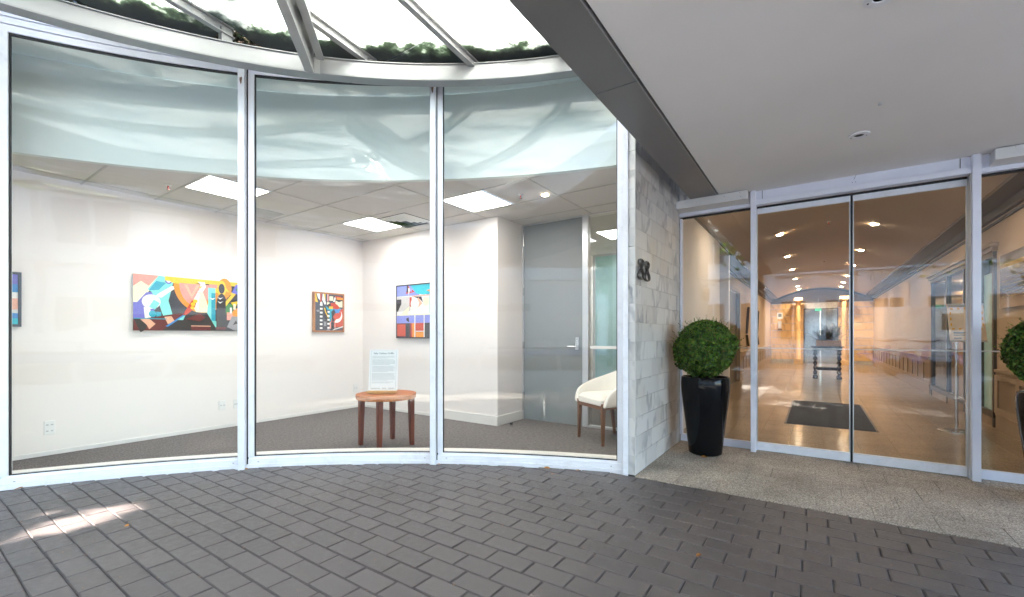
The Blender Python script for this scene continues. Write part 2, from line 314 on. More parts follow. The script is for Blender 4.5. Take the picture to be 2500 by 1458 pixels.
def props(o, label=None, cat=None, group=None, kind=None):
    if label: o['label'] = label
    if cat: o['category'] = cat
    if group: o['group'] = group
    if kind: o['kind'] = kind
    return o
def mesh(name, b, m, bev=0., smooth=None):
    me = bpy.data.meshes.new(name); me.from_pydata(b.v, [], b.f); me.update()
    if m: me.materials.append(m if not isinstance(m, str) else MT[m])
    if any(c is not None for c in b.c):
        ca = me.color_attributes.new('ink', 'FLOAT_COLOR', 'CORNER'); k = 0
        for i, f in enumerate(b.f):
            for _ in f: ca.data[k].color = (*(b.c[i] or (.5, .5, .5)), 1); k += 1
    if smooth is not None:
        for p in me.polygons: p.use_smooth = True
        me.set_sharp_from_angle(angle=radians(smooth))
    return me
def fix(me):
    import bmesh
    bm = bmesh.new(); bm.from_mesh(me); bmesh.ops.recalc_face_normals(bm, faces=bm.faces); bm.to_mesh(me); bm.free()
def obj(name, b, m, parent=None, bev=0., smooth=None, local=False, loc=None, rot=None, nofix=False):
    me = b if isinstance(b, bpy.types.Mesh) else mesh(name, b, m, bev, smooth)
    if not isinstance(b, bpy.types.Mesh) and not nofix:
        fix(me)
        if smooth is not None: me.set_sharp_from_angle(angle=radians(smooth))
    o = bpy.data.objects.new(name, me); COL.objects.link(o)
    if parent is not None:
        o.parent = parent
        if not local: o.matrix_parent_inverse = Matrix.Translation(world_loc(parent)).inverted()
    if loc is not None: o.location = loc
    if rot is not None: o.rotation_euler = rot
    if bev:
        md = o.modifiers.new('edge', 'BEVEL'); md.width = bev; md.segments = 2; md.limit_method = 'ANGLE'; md.angle_limit = radians(40)
    return o
def world_loc(o):
    p = Vector(o.location)
    while o.parent is not None:
        p = p+Matrix(o.matrix_parent_inverse).translation; o = o.parent; p = p+Vector(o.location)
    return p
def thing(name, label, cat, loc=(0, 0, 0), group=None, rz=0., kind=None):
    o = bpy.data.objects.new(name, None); COL.objects.link(o); o.location = loc; o.rotation_euler = (0, 0, rz); o.empty_display_size = .1
    return props(o, label, cat, group, kind)
def structure(name, b, m, bev=0., smooth=None): return props(obj(name, b, m, bev=bev, smooth=smooth), kind='structure')
def dup(root, loc=None, rz=None, label=None, group=None):
    r = root.copy(); COL.objects.link(r)
    if loc is not None: r.location = loc
    if rz is not None: r.rotation_euler = (0, 0, rz)
    if label: r['label'] = label
    if group: r['group'] = group
    for ch in list(root.children):
        c = ch.copy(); COL.objects.link(c); c.parent = r
        for g in list(ch.children):
            d = g.copy(); COL.objects.link(d); d.parent = c
    return r

# ================================================================== GROUND
structure('ground', B().box(-300, 300, -300, 300, -.12, -.07), 'ground')
structure('road', B().box(-60, 60, -15, -7.5, -.062, -.05), 'asphalt')
structure('footpath', B().box(-60, 60, -7.5, -.7, -.06, -.012), 'conc')  # concrete lightened and brought up behind the camera to bounce sun onto the soffit
structure('kerb', B().box(-60, 60, -7.65, -7.5, -.06, .0), 'conc')
structure('far_footpath', B().box(-60, 60, -18.2, -15, -.06, .05), 'conc')
for i in range(-5, 6): props(obj('road_marking', B().box(i*6, i*6+3, -11.3, -11.2, -.05, -.046), 'line'), kind='structure')

# ---- shopfront geometry shared by many parts
GC = (.551, -2.483); GR = 6.329
A_L, A_1, A_2, A_R = (radians(a) for a in (151.6, 136.85, 122.1, 107.2))
def onarc(a, r=GR): return (GC[0]+r*cos(a), GC[1]+r*sin(a))

# ---- paving: rows of charcoal pavers, each its own piece
pav = structure('pavement', B().box(-7.5, 3.2, -.7, 3.53, -.05, -.007), 'sand')
def paver_mesh(L, W, name):
    b = B(); c = .004; h = .035
    x, y = L/2-.0030, W/2-.0027
    lo = [(-x, -y), (x, -y), (x, y), (-x, y)]; up = [(-x+c, -y+c), (x-c, -y+c), (x-c, y-c), (-x+c, y-c)]
    vs = [(*p, -h) for p in lo]+[(*p, -.0045) for p in lo]+[(*p, 0) for p in up]
    fs = [(8, 9, 10, 11)]
    for i in range(4):
        j = (i+1) % 4; fs += [(i, j, 4+j, 4+i), (4+i, 4+j, 8+j, 8+i)]
    b.add(vs, fs); me = mesh(name, b, 'paver'); fix(me); return me
rows = []; y = 3.53; 
while y > -.6:
    p = .1385-(.0165*min(1, max(0, (3.53-y)/3.1))); rows.append((y-p/2, p)); y -= p
FW = Vector((-sin(.60164), cos(.60164))); RT = Vector((cos(.60164), sin(.60164)))
cand = []
for k, (yc, p) in enumerate(rows):
    Lp = .2285-.006*min(1, max(0, (3.53-yc)/3.1)); off = (.5*Lp if k % 2 else 0)+random.uniform(-.012, .012)-.157
    n0 = int(-7.2/Lp)
    for i in range(n0, int(3.1/Lp)):
        x = i*Lp+off
        if hypot(x-GC[0], yc-GC[1]) > GR+.05 and x < -1.3 and yc > 0: continue
        v = Vector((x, yc)); d = v.dot(FW); s = v.dot(RT)
        vis = d > .25 and abs(s/d) < 1.22 and EYE/d < .64
        cand.append((not vis, d if vis else hypot(x, yc), x, yc, p, Lp))
cand.sort()
pm = {}
def pmesh(p, L):
    k = (round(p, 3), round(L, 3))
    if k not in pm: pm[k] = paver_mesh(L, p, 'paver')
    return pm[k]
rest = B()
for i, (nv, d, x, yc, p, L) in enumerate(cand):
    dz = random.gauss(0, .0009); rx = random.gauss(0, .006); ry = random.gauss(0, .004); rz = random.gauss(0, .007)
    me = pmesh(p, L)
    loc = (x+random.gauss(0, .0012), yc+random.gauss(0, .0008), dz)
    if i < 299:
        o = bpy.data.objects.new('paver', me); COL.objects.link(o); o.parent = pav; o.location = loc; o.rotation_euler = (rx, ry, rz)
    else:
        M = Matrix.Translation(loc) @ Euler((rx, ry, rz)).to_matrix().to_4x4()
        rest.add([M @ v.co for v in me.vertices], [tuple(q.vertices) for q in me.polygons])
props(obj('pavers', rest, 'paver', pav), kind='stuff')

# ---- granite entrance threshold: slabs
ent = structure('entrance_paving', B().box(-1.22, 3.2, 3.53, 5.06, -.06, -.004), 'grout')
def slab_mesh(sx, sy, m, name, th=.02, g=.0010, c=.0012):
    b = B(); x, y = sx/2-g, sy/2-g
    lo = [(-x, -y), (x, -y), (x, y), (-x, y)]; up = [(-x+c, -y+c), (x-c, -y+c), (x-c, y-c), (-x+c, y-c)]
    vs = [(*p, -th) for p in lo]+[(*p, -c) for p in lo]+[(*p, 0) for p in up]; fs = [(8, 9, 10, 11)]
    for i in range(4):
        j = (i+1) % 4; fs += [(i, j, 4+j, 4+i), (4+i, 4+j, 8+j, 8+i)]
    b.add(vs, fs); me = mesh(name, b, m); fix(me); return me
sm = slab_mesh(.305, .303, 'granite', 'granite_slab'); smh = slab_mesh(.1525, .303, 'granite', 'granite_slab')
for r in range(5):
    yc = 3.534+.303*(r+.5)
    x = -1.216 if r % 2 else -1.216
    segs = [(.1525, smh)] if r % 2 else []
    while x+sum(s[0] for s in segs) < 3.0: segs.append((.305, sm))
    for w, me in segs:
        o = bpy.data.objects.new('granite_slab', me); COL.objects.link(o); o.parent = ent
        o.location = (x+w/2, yc, random.gauss(0, .0004)+.003); x += w

# ================================================================== CURVED SHOPFRONT WINDOWS
WL = ('leftmost tall curved shop window, widest in view, with the long colourful painting behind it',
      'middle tall curved shop window with the round wooden table behind it',
      'right tall curved shop window beside the marble pillar, grey door behind it')
half = radians(.62)
for k, (a0, a1) in enumerate(((A_L, A_1), (A_1, A_2), (A_2, A_R))):
    hl = (.018 if k else .020)/GR; hr = (0. if k < 2 else .002)/GR
    s0, s1 = a0-hl, a1+hr
    t = thing('curved_window', WL[k], 'window', (*onarc((a0+a1)/2), 0), 'curved shop windows')
    obj('plinth', B().arc(GC, GR-.004, GR+.10, -.02, .03, s0+.004, s1-.004), 'frame', t, bev=.003, smooth=30)
    obj('bottom_rail', B().arc(GC, GR+.008, GR+.07, .032, .075, s0, s1).arc(GC, GR+.02, GR+.07, .075, .094, s0, s1), 'frame', t, bev=.002, smooth=30)
    obj('inner_sill', B().arc(GC, GR+.074, GR+.17, -.01, .098, s0, s1), 'sill', t, smooth=30)
    obj('top_rail', B().arc(GC, GR+.012, GR+.07, 3.43, 3.485, s0, s1).arc(GC, GR+.0, GR+.08, 3.487, 3.535, s0, s1).arc(GC, GR-.01, GR+.1, 3.537, 3.61, s0, s1), 'frame2', t, bev=.002, smooth=30)
    fw = .047/GR
    for sa, sb in ((s0, s0-fw), (s1+fw, s1)):
        obj('stile', B().arc(GC, GR+.008, GR+.07, .094, 3.43, sa, sb, 2), 'frame', t, bev=.002)
    gb = B()
    for sa, sb in ((s0-fw, s0-fw-.0011), (s1+fw+.0011, s1+fw)): gb.arc(GC, GR+.022, GR+.045, .094, 3.43, sa, sb, 1)
    gb.arc(GC, GR+.022, GR+.045, .094, .099, s0-fw, s1+fw).arc(GC, GR+.022, GR+.045, 3.416, 3.43, s0-fw, s1+fw)
    obj('gasket', gb, 'gasket', t)
    obj('glass_pane', B().arc(GC, GR+.030, GR+.038, .094, 3.43, s0-fw*.9, s1+fw*.9, 64), 'gcurve', t, smooth=30)
    # weep slots in the bottom rail
    for q, aa in enumerate((s0-fw*1.6, s1+fw*2.2)):
        obj('weep_slot', B().arc(GC, GR+.0065, GR+.012, .047, .0505, aa, aa-.0022, 1), 'gasket', t)
PL = ('white mullion post at the left end of the curved shopfront', 'white mullion post between the left and middle curved windows, rusty at its top',
      'white mullion post between the middle and right curved windows', 'white end post between right curved window and marble pillar')
for k, a in enumerate((A_L, A_1, A_2, A_R)):
    w = (.055, .052, .048, .042)[k]; c = onarc(a, GR); t = thing('mullion_post', PL[k], 'post', (*c, 0), 'white posts of the shopfront')
    M = Matrix.Translation((c[0], c[1], 0)) @ Matrix.Rotation(a, 4, 'Z')
    off = {0: .02, 1: .02, 2: .015, 3: -.02}[k]
    obj('post', B().box(-.045, .09, -w/2+off, w/2+off, -.01, 3.60, M=M), 'frame', t, bev=.003)
    obj('joint_strip', B().box(.012, .06, -w/2+off-.012, -w/2+off, .0, 3.6, M=M), 'gasket', t)
    if k in (1, 2):
        rb = B(); pts = [(.010*cos(q*.7)*(1+.4*sin(q*2.3)), 3.335+.030*sin(q*.7)*(1+.3*cos(q*1.7))) for q in range(9)]
        rb.add([M @ Vector((dx, off+yy, zz)) for dx in (-.0475, -.0455) for yy, zz in pts], [tuple(range(9)), tuple(range(17, 8, -1))]+[(q, (q+1) % 9, 9+(q+1) % 9, 9+q) for q in range(9)])
        obj('rust_patch', rb, 'rust', t)

# ================================================================== SHOP ROOM
XA = -6.05; YB = 4.53; YD = 5.1; ZC = 2.66
structure('shop_floor', B().prism([(XA, .2), onarc(A_L, GR+.16)]+[onarc(A_L+(A_R-A_L)*i/24, GR+.16) for i in range(1, 25)]+[(-1.325, 3.7), (-1.325, YD), (XA, YD)], -.05, .004), 'carpet')
w = structure('shop_wall', B().box(XA-.15, XA, .1, YB+.15, 0, 3.5), 'wall')
obj('skirting', B().box(XA, XA+.012, .2, YB-.002, .004, .045), 'skirt', w, bev=.002)
w = structure('shop_wall', B().box(XA-.01, -3.32, YB, YB+.57, 0, 3.5), 'wall')
obj('skirting', B().box(XA+.014, -4.35, YB-.012, YB, .004, .045), 'skirt', w, bev=.002)
w = structure('shop_wall', B().box(-4.35, -3.32, YB-.02, YB-.001, .0, ZC), 'wall')
obj('skirting', B().box(-4.35, -3.31, YB-.034, YB-.0205, .004, .125).box(-3.322, -3.308, YB-.034, YD, .004, .125), 'skirt', w, bev=.002)
obj('return_wall', B().box(-3.34, -3.3195, YB-.018, YD, .0, ZC), 'wall', w)
structure('shop_wall', B().box(XA-.1, -5.13, .05, .12, 0, 3.5), 'wall')
structure('shop_wall', B().box(-1.345, -1.325, 3.6, YD+3, 0, 3.5), 'wall')
structure('shop_wall', B().box(-3.32, -1.345, YD-.004, YD+.1, ZC-.01, 3.5), 'wall')
# bulkhead behind the glass, following its own arc
BC = (.152, -2.44); BR = 6.386
def barc(a, r=BR): return (BC[0]+r*cos(a), BC[1]+r*sin(a))
structure('bulkhead', B().arc(BC, BR, BR+.06, ZC-.003, 3.47, radians(103.5), radians(157), 60), 'bulk', smooth=30)
structure('window_head_soffit', B().arc(GC, GR+.04, GR+.62, 3.487, 3.50, A_R-.05, A_L+.02, 50), 'bulk', smooth=30)
# suspended ceiling
cg = thing('suspended_ceiling', 'off white tiled ceiling of the shop room with thin metal grid', 'ceiling', (-3.7, 3, ZC), kind='structure')
xs = [XA, -5.88, -4.685, -3.485, -2.285, -1.345]; ys = [.2, .6, 1.2, 1.8, 2.4, 3.0, 3.6, 4.2, 4.8, YD]
lights = {(-5.0, 2.1): 'square lit ceiling light nearest the left curved window', (-4.97, 3.9): 'square lit ceiling light near the back corner of the shop room', (-3.16, 3.9): 'square lit ceiling light in front of the grey door'}
tees = B()
for x in xs[1:-1]:
    q = BR**2-(x-BC[0])**2; ya = BC[1]+sqrt(q)+.03 if q > 0 else .2
    tees.box(x-.009, x+.009, max(.2, ya), YD, ZC-.001, ZC+.01)
for y in ys[1:-1]:
    q = BR**2-(y-BC[1])**2; xb = BC[0]-sqrt(q)-.03 if q > 0 else -1.345
    tees.box(XA, min(xb, -1.345), y-.009, y+.009, ZC-.0016, ZC+.009)
obj('ceiling_grid', tees, 'tee', cg)
def ringcut(x0, x1, y0, y1):
    b = B(); return b
for i in range(len(xs)-1):
    for j in range(len(ys)-1):
        x0, x1, y0, y1 = xs[i], xs[i+1], ys[j], ys[j+1]
        # outside the bulkhead arc: no tile
        far = max(hypot(x-BC[0], y-BC[1]) for x in (x0, x1) for y in (y0, y1))
        if far < BR: continue
        if y0 >= YB-.4 and x1 < -3.4 and y0 > YB: continue
        cut = [(lx, ly) for lx, ly in lights if x0 < lx < x1 and y0 < ly < y1]
        sub = [(x0, x1)]
        if cut:
            lx = cut[0][0]; sub = [(x0, lx-.3), (lx+.3, x1)]
        for a, c in sub:
            if c-a < .02: continue
            if min(hypot(x-BC[0], y-BC[1]) for x in (a, c) for y in (y0, y1)) > BR+.02:
                obj('ceiling_tile', B().box(a+.008, c-.008, y0+.008, y1-.008, ZC+.003, ZC+.018), 'ceil', cg)
            else:   # low edge follows the bulkhead arc
                X0, X1, Y0, Y1 = a+.008, c-.008, y0+.008, y1-.008; lo, hi = [], []
                for q in range(33):
                    x = X0+(X1-X0)*q/32; k2 = (BR+.03)**2-(x-BC[0])**2; yb_ = max(Y0, BC[1]+sqrt(k2)) if k2 > 0 else Y0
                    if yb_ < Y1-.004: lo.append((x, yb_)); hi.append((x, Y1))
                if len(lo) > 1: obj('ceiling_tile', B().prism(lo+hi[::-1], ZC+.003, ZC+.018), 'ceil', cg)
def ceiling_light(x, y, z, label, group='square lit ceiling lights', w=.29):
    t = thing('ceiling_light', label, 'ceiling light', (x, y, z), group)
    b = B().box(-w, w, -w, -w+.014, 0, .02).box(-w, w, w-.014, w, 0, .02).box(-w, -w+.014, -w+.014, w-.014, 0, .02).box(w-.014, w, -w+.014, w-.014, 0, .02)
    obj('frame', b, 'white', t, local=True); obj('diffuser', B().box(-w+.014, w-.014, -w+.014, w-.014, .003, .012), 'led', t, local=True)
for (x, y), lb in lights.items(): ceiling_light(x, y, ZC-.002, lb)
# vent, sprinklers, speaker grille, spot
t = thing('ceiling_vent', 'square louvred air vent beside the ceiling light in the shop ceiling', 'vent', (-4.44, 4.0, ZC))
for k in range(4):
    r = .26-.055*k
    b = B()
    for s in (-1, 1):
        b.add([(s*r, -r, -.002), (s*r, r, -.002), (s*(r-.04), r-.04, -.022), (s*(r-.04), -r+.04, -.022)], [(0, 1, 2, 3)])
        b.add([(-r, s*r, -.002), (r, s*r, -.002), (r-.04, s*(r-.04), -.022), (-r+.04, s*(r-.04), -.022)], [(0, 1, 2, 3)])
    obj('louvre', b, 'white', t, local=True)
obj('dark_throat', B().box(-.27, .27, -.27, .27, -.001, .002), 'black', t, local=True)
t = thing('return_air_grille', 'flat grey return air grille behind the left mullion in the ceiling', 'vent', (-5.62, 2.73, ZC))
obj('face', B().box(-.17, .17, -.2, .2, -.004, .002), 'trim', t, local=True)
for i in range(14): obj('grille_bar', B().box(-.16, .16, -.19+i*.028, -.182+i*.028, -.007, -.004), 'tee', t, local=True)
def sprinkler(x, y, z, label):
    t = thing('sprinkler', label, 'sprinkler', (x, y, z), 'ceiling sprinklers')
    obj('rose', B().lathe([(.03, 0), (.03, -.006), (.012, -.012)], n=16), 'white', t, local=True, smooth=30)
    obj('nozzle', B().lathe([(.008, -.01), (.006, -.04), (.004, -.045)], n=10).lathe([(.016, -.045), (.016, -.048)], n=12), 'red', t, local=True)
sprinkler(-5.35, 1.70, ZC, 'small red sprinkler head left of the leftmost ceiling light'); sprinkler(-2.60, 3.95, ZC, 'small red sprinkler head between ceiling light and round spot lamp')
def spotlamp(x, y, z, label, group, r=.045, power=6., col=(1, .8, .6), lens='lamp', tilt=None):
    t = thing('downlight', label, 'downlight', (x, y, z), group)
    obj('trim_ring', B().lathe([(r*1.0, .0), (r*1.45, -.002), (r*1.5, -.006), (r*1.05, -.008), (r*1.0, .0)], n=24, cap=False), 'white', t, local=True, smooth=40)
    obj('lens', B().lathe([(r, -.002), (r*.9, -.005), (.001, -.006)], n=20), lens, t, local=True)
    l = bpy.data.lights.new('lamp_light', 'SPOT'); l.energy = power; l.color = col; l.spot_size = radians(150); l.spot_blend = .8; l.shadow_soft_size = .05
    lo = bpy.data.objects.new('lamp_light', l); COL.objects.link(lo); lo.parent = t; lo.location = (0, 0, -.03)
    return t
spotlamp(-2.39, 4.11, ZC, 'small round lit spot lamp in the shop ceiling by the right window', None, .035, 2, lens='lampw')

# wall sockets
def socket(x, y, z, w, h, label, n=1, gang=1):
    t = thing('wall_socket', label, 'socket', (x, y, z), 'white sockets on the shop walls')
    obj('plate', B().box(0, .01, -w/2, w/2, -h/2, h/2), 'white', t, bev=.002, local=True)
    for i in range(gang):
        for j in (-1, 1):
            zz = (i-(gang-1)/2)*h*.45
            obj('rocker', B().box(.01, .014, j*w*.22-.008, j*w*.22+.008, zz-.008, zz+.004), 'trim', t, local=True)
socket(XA, .98, .268, .074, .13, 'square white double power point low on the wall in the left window', gang=2)
socket(XA, 2.476, .289, .078, .115, 'white power point left of the mullion beneath the long painting')
socket(XA, 2.63, .285, .05, .115, 'white power point partly hidden by the left side of the mullion')
socket(XA, 4.395, .315, .08, .12, 'white power point on the wall behind the round table')

# paintings ---------------------------------------------------------
def painting(name, label, origin, ux, w, h, shapes, frame=None, fw=.02, depth=.035, edge='canvas'):
    """origin = lower-left corner seen from the front; ux = direction along the wall; shapes = (colour, [(u,v)...]) painted in order"""
    ux = Vector(ux); n = ux.cross(Vector((0, 0, 1))).normalized(); O = Vector(origin)
    if n.dot(Vector((0, 0, EYE))-O) < 0: n = -n
    t = thing(name, label, 'painting', tuple(O))
    def P(u, v, d): return tuple(O+ux*u+Vector((0, 0, v))+n*d)
    def bx(b, u0, u1, v0, v1, d0, d1):
        vs = [P(u, v, d) for d in (d0, d1) for u, v in ((u0, v0), (u1, v0), (u1, v1), (u0, v1))]
        b.add(vs, [(3, 2, 1, 0), (4, 5, 6, 7), (0, 1, 5, 4), (1, 2, 6, 5), (2, 3, 7, 6), (3, 0, 4, 7)]); return b
    ins = fw if frame else 0
    obj('canvas', bx(B(), ins, w-ins, ins, h-ins, .002, depth-.008 if frame else depth), edge, t)
    if frame:
        b = B(); bx(b, 0, w, 0, fw, 0, depth); bx(b, 0, w, h-fw, h, 0, depth); bx(b, 0, fw, fw, h-fw, 0, depth); bx(b, w-fw, w, fw, h-fw, 0, depth); obj('frame', b, frame, t, bev=.0015)
    d = (depth-.008 if frame else depth)+.0004; b = B()
    for col, pts in shapes:
        b.pans([P(ins+u*(w-2*ins), ins+v*(h-2*ins), d) for u, v in pts], col); d += .0003
    obj('paint', b, 'art', t, nofix=True)
def R_(a, b, c, d): return [(a, c), (b, c), (b, d), (a, d)]
def E_(cx, cy, rx, ry, a0=0, a1=360, n=20): return [(cx+rx*cos(radians(a0+(a1-a0)*i/n)), cy+ry*sin(radians(a0+(a1-a0)*i/n))) for i in range(n+1 if a1-a0 < 360 else n)]
OR = (.85, .30, .01); YE = (.9, .58, .02); TQ = (.22, .72, .66); TL = (.02, .36, .48); CR = (.86, .80, .55); WH = (.85, .83, .78); BK = (.035, .027, .026); PK = (.80, .33, .26)
PU = (.16, .15, .55); MR = (.14, .02, .018); RD = (.6, .06, .015); GY = (.28, .27, .28); GN = (.05, .22, .04); LB = (.05, .25, .6); DG = (.07, .07, .085); SA = (.86, .45, .3)
S1 = [(BK, R_(0, 1, 0, 1)), (PK, [(0, .7), (.2, 1), (0, 1)]), (PK, R_(0, .2, .75, 1)), (CR, [(0, .5), (0, .78), (.06, .88), (.12, .8), (.2, 1), (.26, 1), (.15, .78), (.09, .62), (.03, .5)]),
      (PU, [(0, .5), (.03, .5), (.1, .68), (.2, .72), (.3, .8), (.2, .5), (.12, .2), (.0, .2)]), (TQ, [(.11, .74), (.2, 1), (.33, .98), (.28, .55), (.32, .25), (.24, .24), (.2, .5), (.14, .7)]),
      (TL, [(.12, .72), (.2, .74), (.26, .88), (.18, .9), (.15, .82)]), (WH, E_(.14, .52, .075, .13)), (TQ, [(.12, .42), (.17, .38), (.21, .5), (.16, .56)]), (WH, [(.09, .2), (.14, .2), (.13, .42), (.08, .42)]), (TL, E_(.15, .3, .03, .06)), (TL, R_(.18, .22, .22, .34)),
      (WH, [(.17, .62), (.22, .6), (.33, .78), (.34, .84), (.3, .82), (.2, .68)]), (PU, E_(.28, .93, .03, .07)), (WH, E_(.28, .93, .02, .045)),
      (OR, E_(.58, .9, .26, .55, 180, 360)), (YE, [(.27, 1), (.9, .78), (.83, .72), (.3, .9)]), (YE, R_(.25, .98, .92, 1)), (PK, E_(.52, .9, .15, .42, 180, 360)), (SA, [(.41, .88), (.48, .62), (.55, .88), (.52, .88), (.48, .7), (.44, .88)]),
      (WH, [(.53, .95), (.56, .9), (.55, .8), (.53, .75), (.57, .72), (.61, .86), (.6, .95)]), (YE, [(.545, .84), (.575, .88), (.56, .82)]), (CR, [(.5, .62), (.54, .76), (.58, .76), (.62, .55), (.64, .36), (.52, .36), (.49, .46)]), (WH, [(.5, .6), (.53, .74), (.55, .72), (.54, .4), (.53, .4)]),
      (RD, [(.4, .3), (.48, .58), (.53, .6), (.5, .42), (.43, .3)]), (YE, E_(.49, .51, .02, .035)), (YE, E_(.51, .57, .02, .035)), (YE, E_(.485, .44, .018, .03)), (TQ, [(.63, .55), (.63, .85), (.7, .85), (.7, .2), (.78, .08), (.7, .07), (.62, .35)]), (TL, R_(.66, .7, .2, .75)),
      (PK, R_(.64, .72, .85, .92)), (OR, E_(.79, .86, .07, .2)), (YE, E_(.76, .85, .045, .16)), (YE, [(.76, 1), (.84, .78), (.76, .84)]), (BK, E_(.76, .85, .03, .1)), (BK, E_(.76, .5, .052, .25, 0, 180)), (BK, R_(.708, .81, .0, .52)),
      (WH, [(.715, .68), (.745, .63), (.775, .68), (.745, .655)]), (WH, [(.715, .6), (.745, .55), (.775, .6), (.745, .575)]), (WH, [(.64, .66), (.67, .61), (.7, .66), (.67, .64)]), (GN, R_(.8, .87, .35, .55)), (YE, [(.8, .5), (.8, .6), (.9, .85), (.9, .75)]), (PU, [(.86, .78), (.9, .95), (1, .98), (1, .72)]), (GN, [(.9, .85), (.95, .95), (.94, .75)]),
      (BK, R_(.92, 1, .38, .74)), (CR, E_(.97, .78, .025, .06)), (YE, E_(.97, .83, .028, .05, 0, 180)), (PK, R_(.81, 1, .22, .38)), (SA, R_(.81, 1, .28, .29)), (SA, R_(.81, 1, .33, .34)), (YE, [(.85, .58), (.93, .62), (.9, .5), (.88, .5)]), (CR, R_(.875, .9, .44, .56)), (OR, E_(.9, .36, .035, .08)), (OR, E_(.925, .42, .025, .06)), (WH, R_(.84, .86, .36, .48)), (GY, [(.86, .3), (.93, .3), (.95, 0), (.9, 0), (.81, .08)]), (BK, [(.87, .12), (.9, .22), (.92, .16)]),
      (MR, [(0, 0), (0, .2), (.1, .22), (.3, .3), (.42, .34), (.3, .12), (.22, .0)]), (BK, E_(.0, .08, .1, .13, -60, 90)), (SA, [(.05, .2), (.12, .21), (.17, .12), (.12, .02), (.1, .1)]), (SA, [(.24, .25), (.3, .27), (.33, .17), (.27, .12)]), (LB, [(.25, .08), (.4, .3), (.41, .28), (.27, .07)]), (TQ, [(.35, .2), (.42, .3), (.4, .2)]),
      (MR, R_(.47, .65, .01, .09)), (SA, R_(.47, .65, .085, .1)), (MR, R_(.7, .8, .03, .08)), (MR, [(.42, .22), (.55, .34), (.6, .26), (.55, .18)]), (TL, R_(0, .26, .205, .22))]
painting('painting', 'long unframed painting of bright orange, turquoise and black figures behind the left window', (XA+.001, 1.60, 1.205), (0, 1, 0), 1.12, .61, S1)
S2 = [(DG, R_(0, 1, 0, 1)), (YE, [(0, 1), (0, .78), (.1, .76), (.05, .9), (.04, 1)]), (WH, [(.06, 1), (.17, 1), (.17, .82), (.1, .88)]), (RD, [(.18, 1), (.22, 1), (.22, .76), (.17, .76)]), (YE, R_(.28, .36, .84, 1)), (WH, [(.26, 1), (.3, 1), (.38, .74), (.34, .7), (.24, .84)]), (RD, R_(.42, .48, .8, 1)), (WH, R_(.435, .455, .8, 1)), (CR, R_(.5, .64, .83, .95)), (CR, R_(.41, .5, .66, .78)),
      (BK, R_(.64, 1, .82, .97)), (OR, R_(.76, 1, .87, .93)), (RD, R_(.7, .95, .93, .96)), (CR, [(.72, .72), (.72, .84), (.85, .8), (.98, .84), (.98, .66), (.8, .66)]), (WH, [(.62, .78), (.7, .95), (.73, .9), (.68, .76)]), (RD, R_(.62, .72, .72, .8)), (BK, R_(.62, .68, .7, .8)), (WH, E_(.64, .68, .04, .03)),
      (RD, [(.66, .1), (1, .1), (1, .62), (.7, .55)]), (RD, E_(.62, .5, .3, .27)), (BK, E_(.55, .45, .25, .3, 90, 270)), (YE, [(.3, .62), (.34, .5), (.5, .26), (.52, .27), (.37, .52), (.34, .62)]), (TL, [(.36, .68), (.5, .6), (.94, .62), (.86, .55), (.6, .5), (.56, .25), (.5, .25), (.44, .5)]), (YE, R_(.48, .62, .6, .67)), (WH, E_(.75, .42, .22, .2, -110, 40)), (RD, E_(.76, .47, .17, .15)), (LB, [(.62, .6), (.9, .6), (.85, .5), (.7, .48)]), (BK, [(.56, .52), (.66, .6), (.72, .5), (.62, .38), (.68, .3), (.6, .2)]),
      (BK, R_(.57, .65, 0, .22)), (PK, R_(.5, .55, .05, .24)), (PK, R_(.68, .71, .05, .22)), (WH, [(.58, .0), (1, .1), (1, .13), (.66, .04)]), (MR, [(.75, 0), (1, 0), (1, .06)])]
for i in range(7): S2.append((WH, R_(.15, .24, .04+i*.105, .09+i*.105))); S2.append((BK, R_(.15, .24, .09+i*.105, .115+i*.105)))
for i in range(5): S2.append((WH, R_(.41, .49, .05+i*.11, .1+i*.11))); S2.append((BK, R_(.41, .49, .1+i*.11, .13+i*.11)))
S2 += [(GY, R_(.28, .37, .12, .3)), (BK, E_(.325, .27, .04, .03)), (GY, E_(.08, .53, .06, .03)), (WH, E_(.19, .74, .04, .04)), (GY, [(.36, .0), (.45, .06), (.52, .0)])]
painting('painting', 'small oak framed painting of a red and teal figure between checked columns', (XA+.001, 3.66, 1.20), (0, 1, 0), .505, .59, S2, 'wframe', .024, .045)
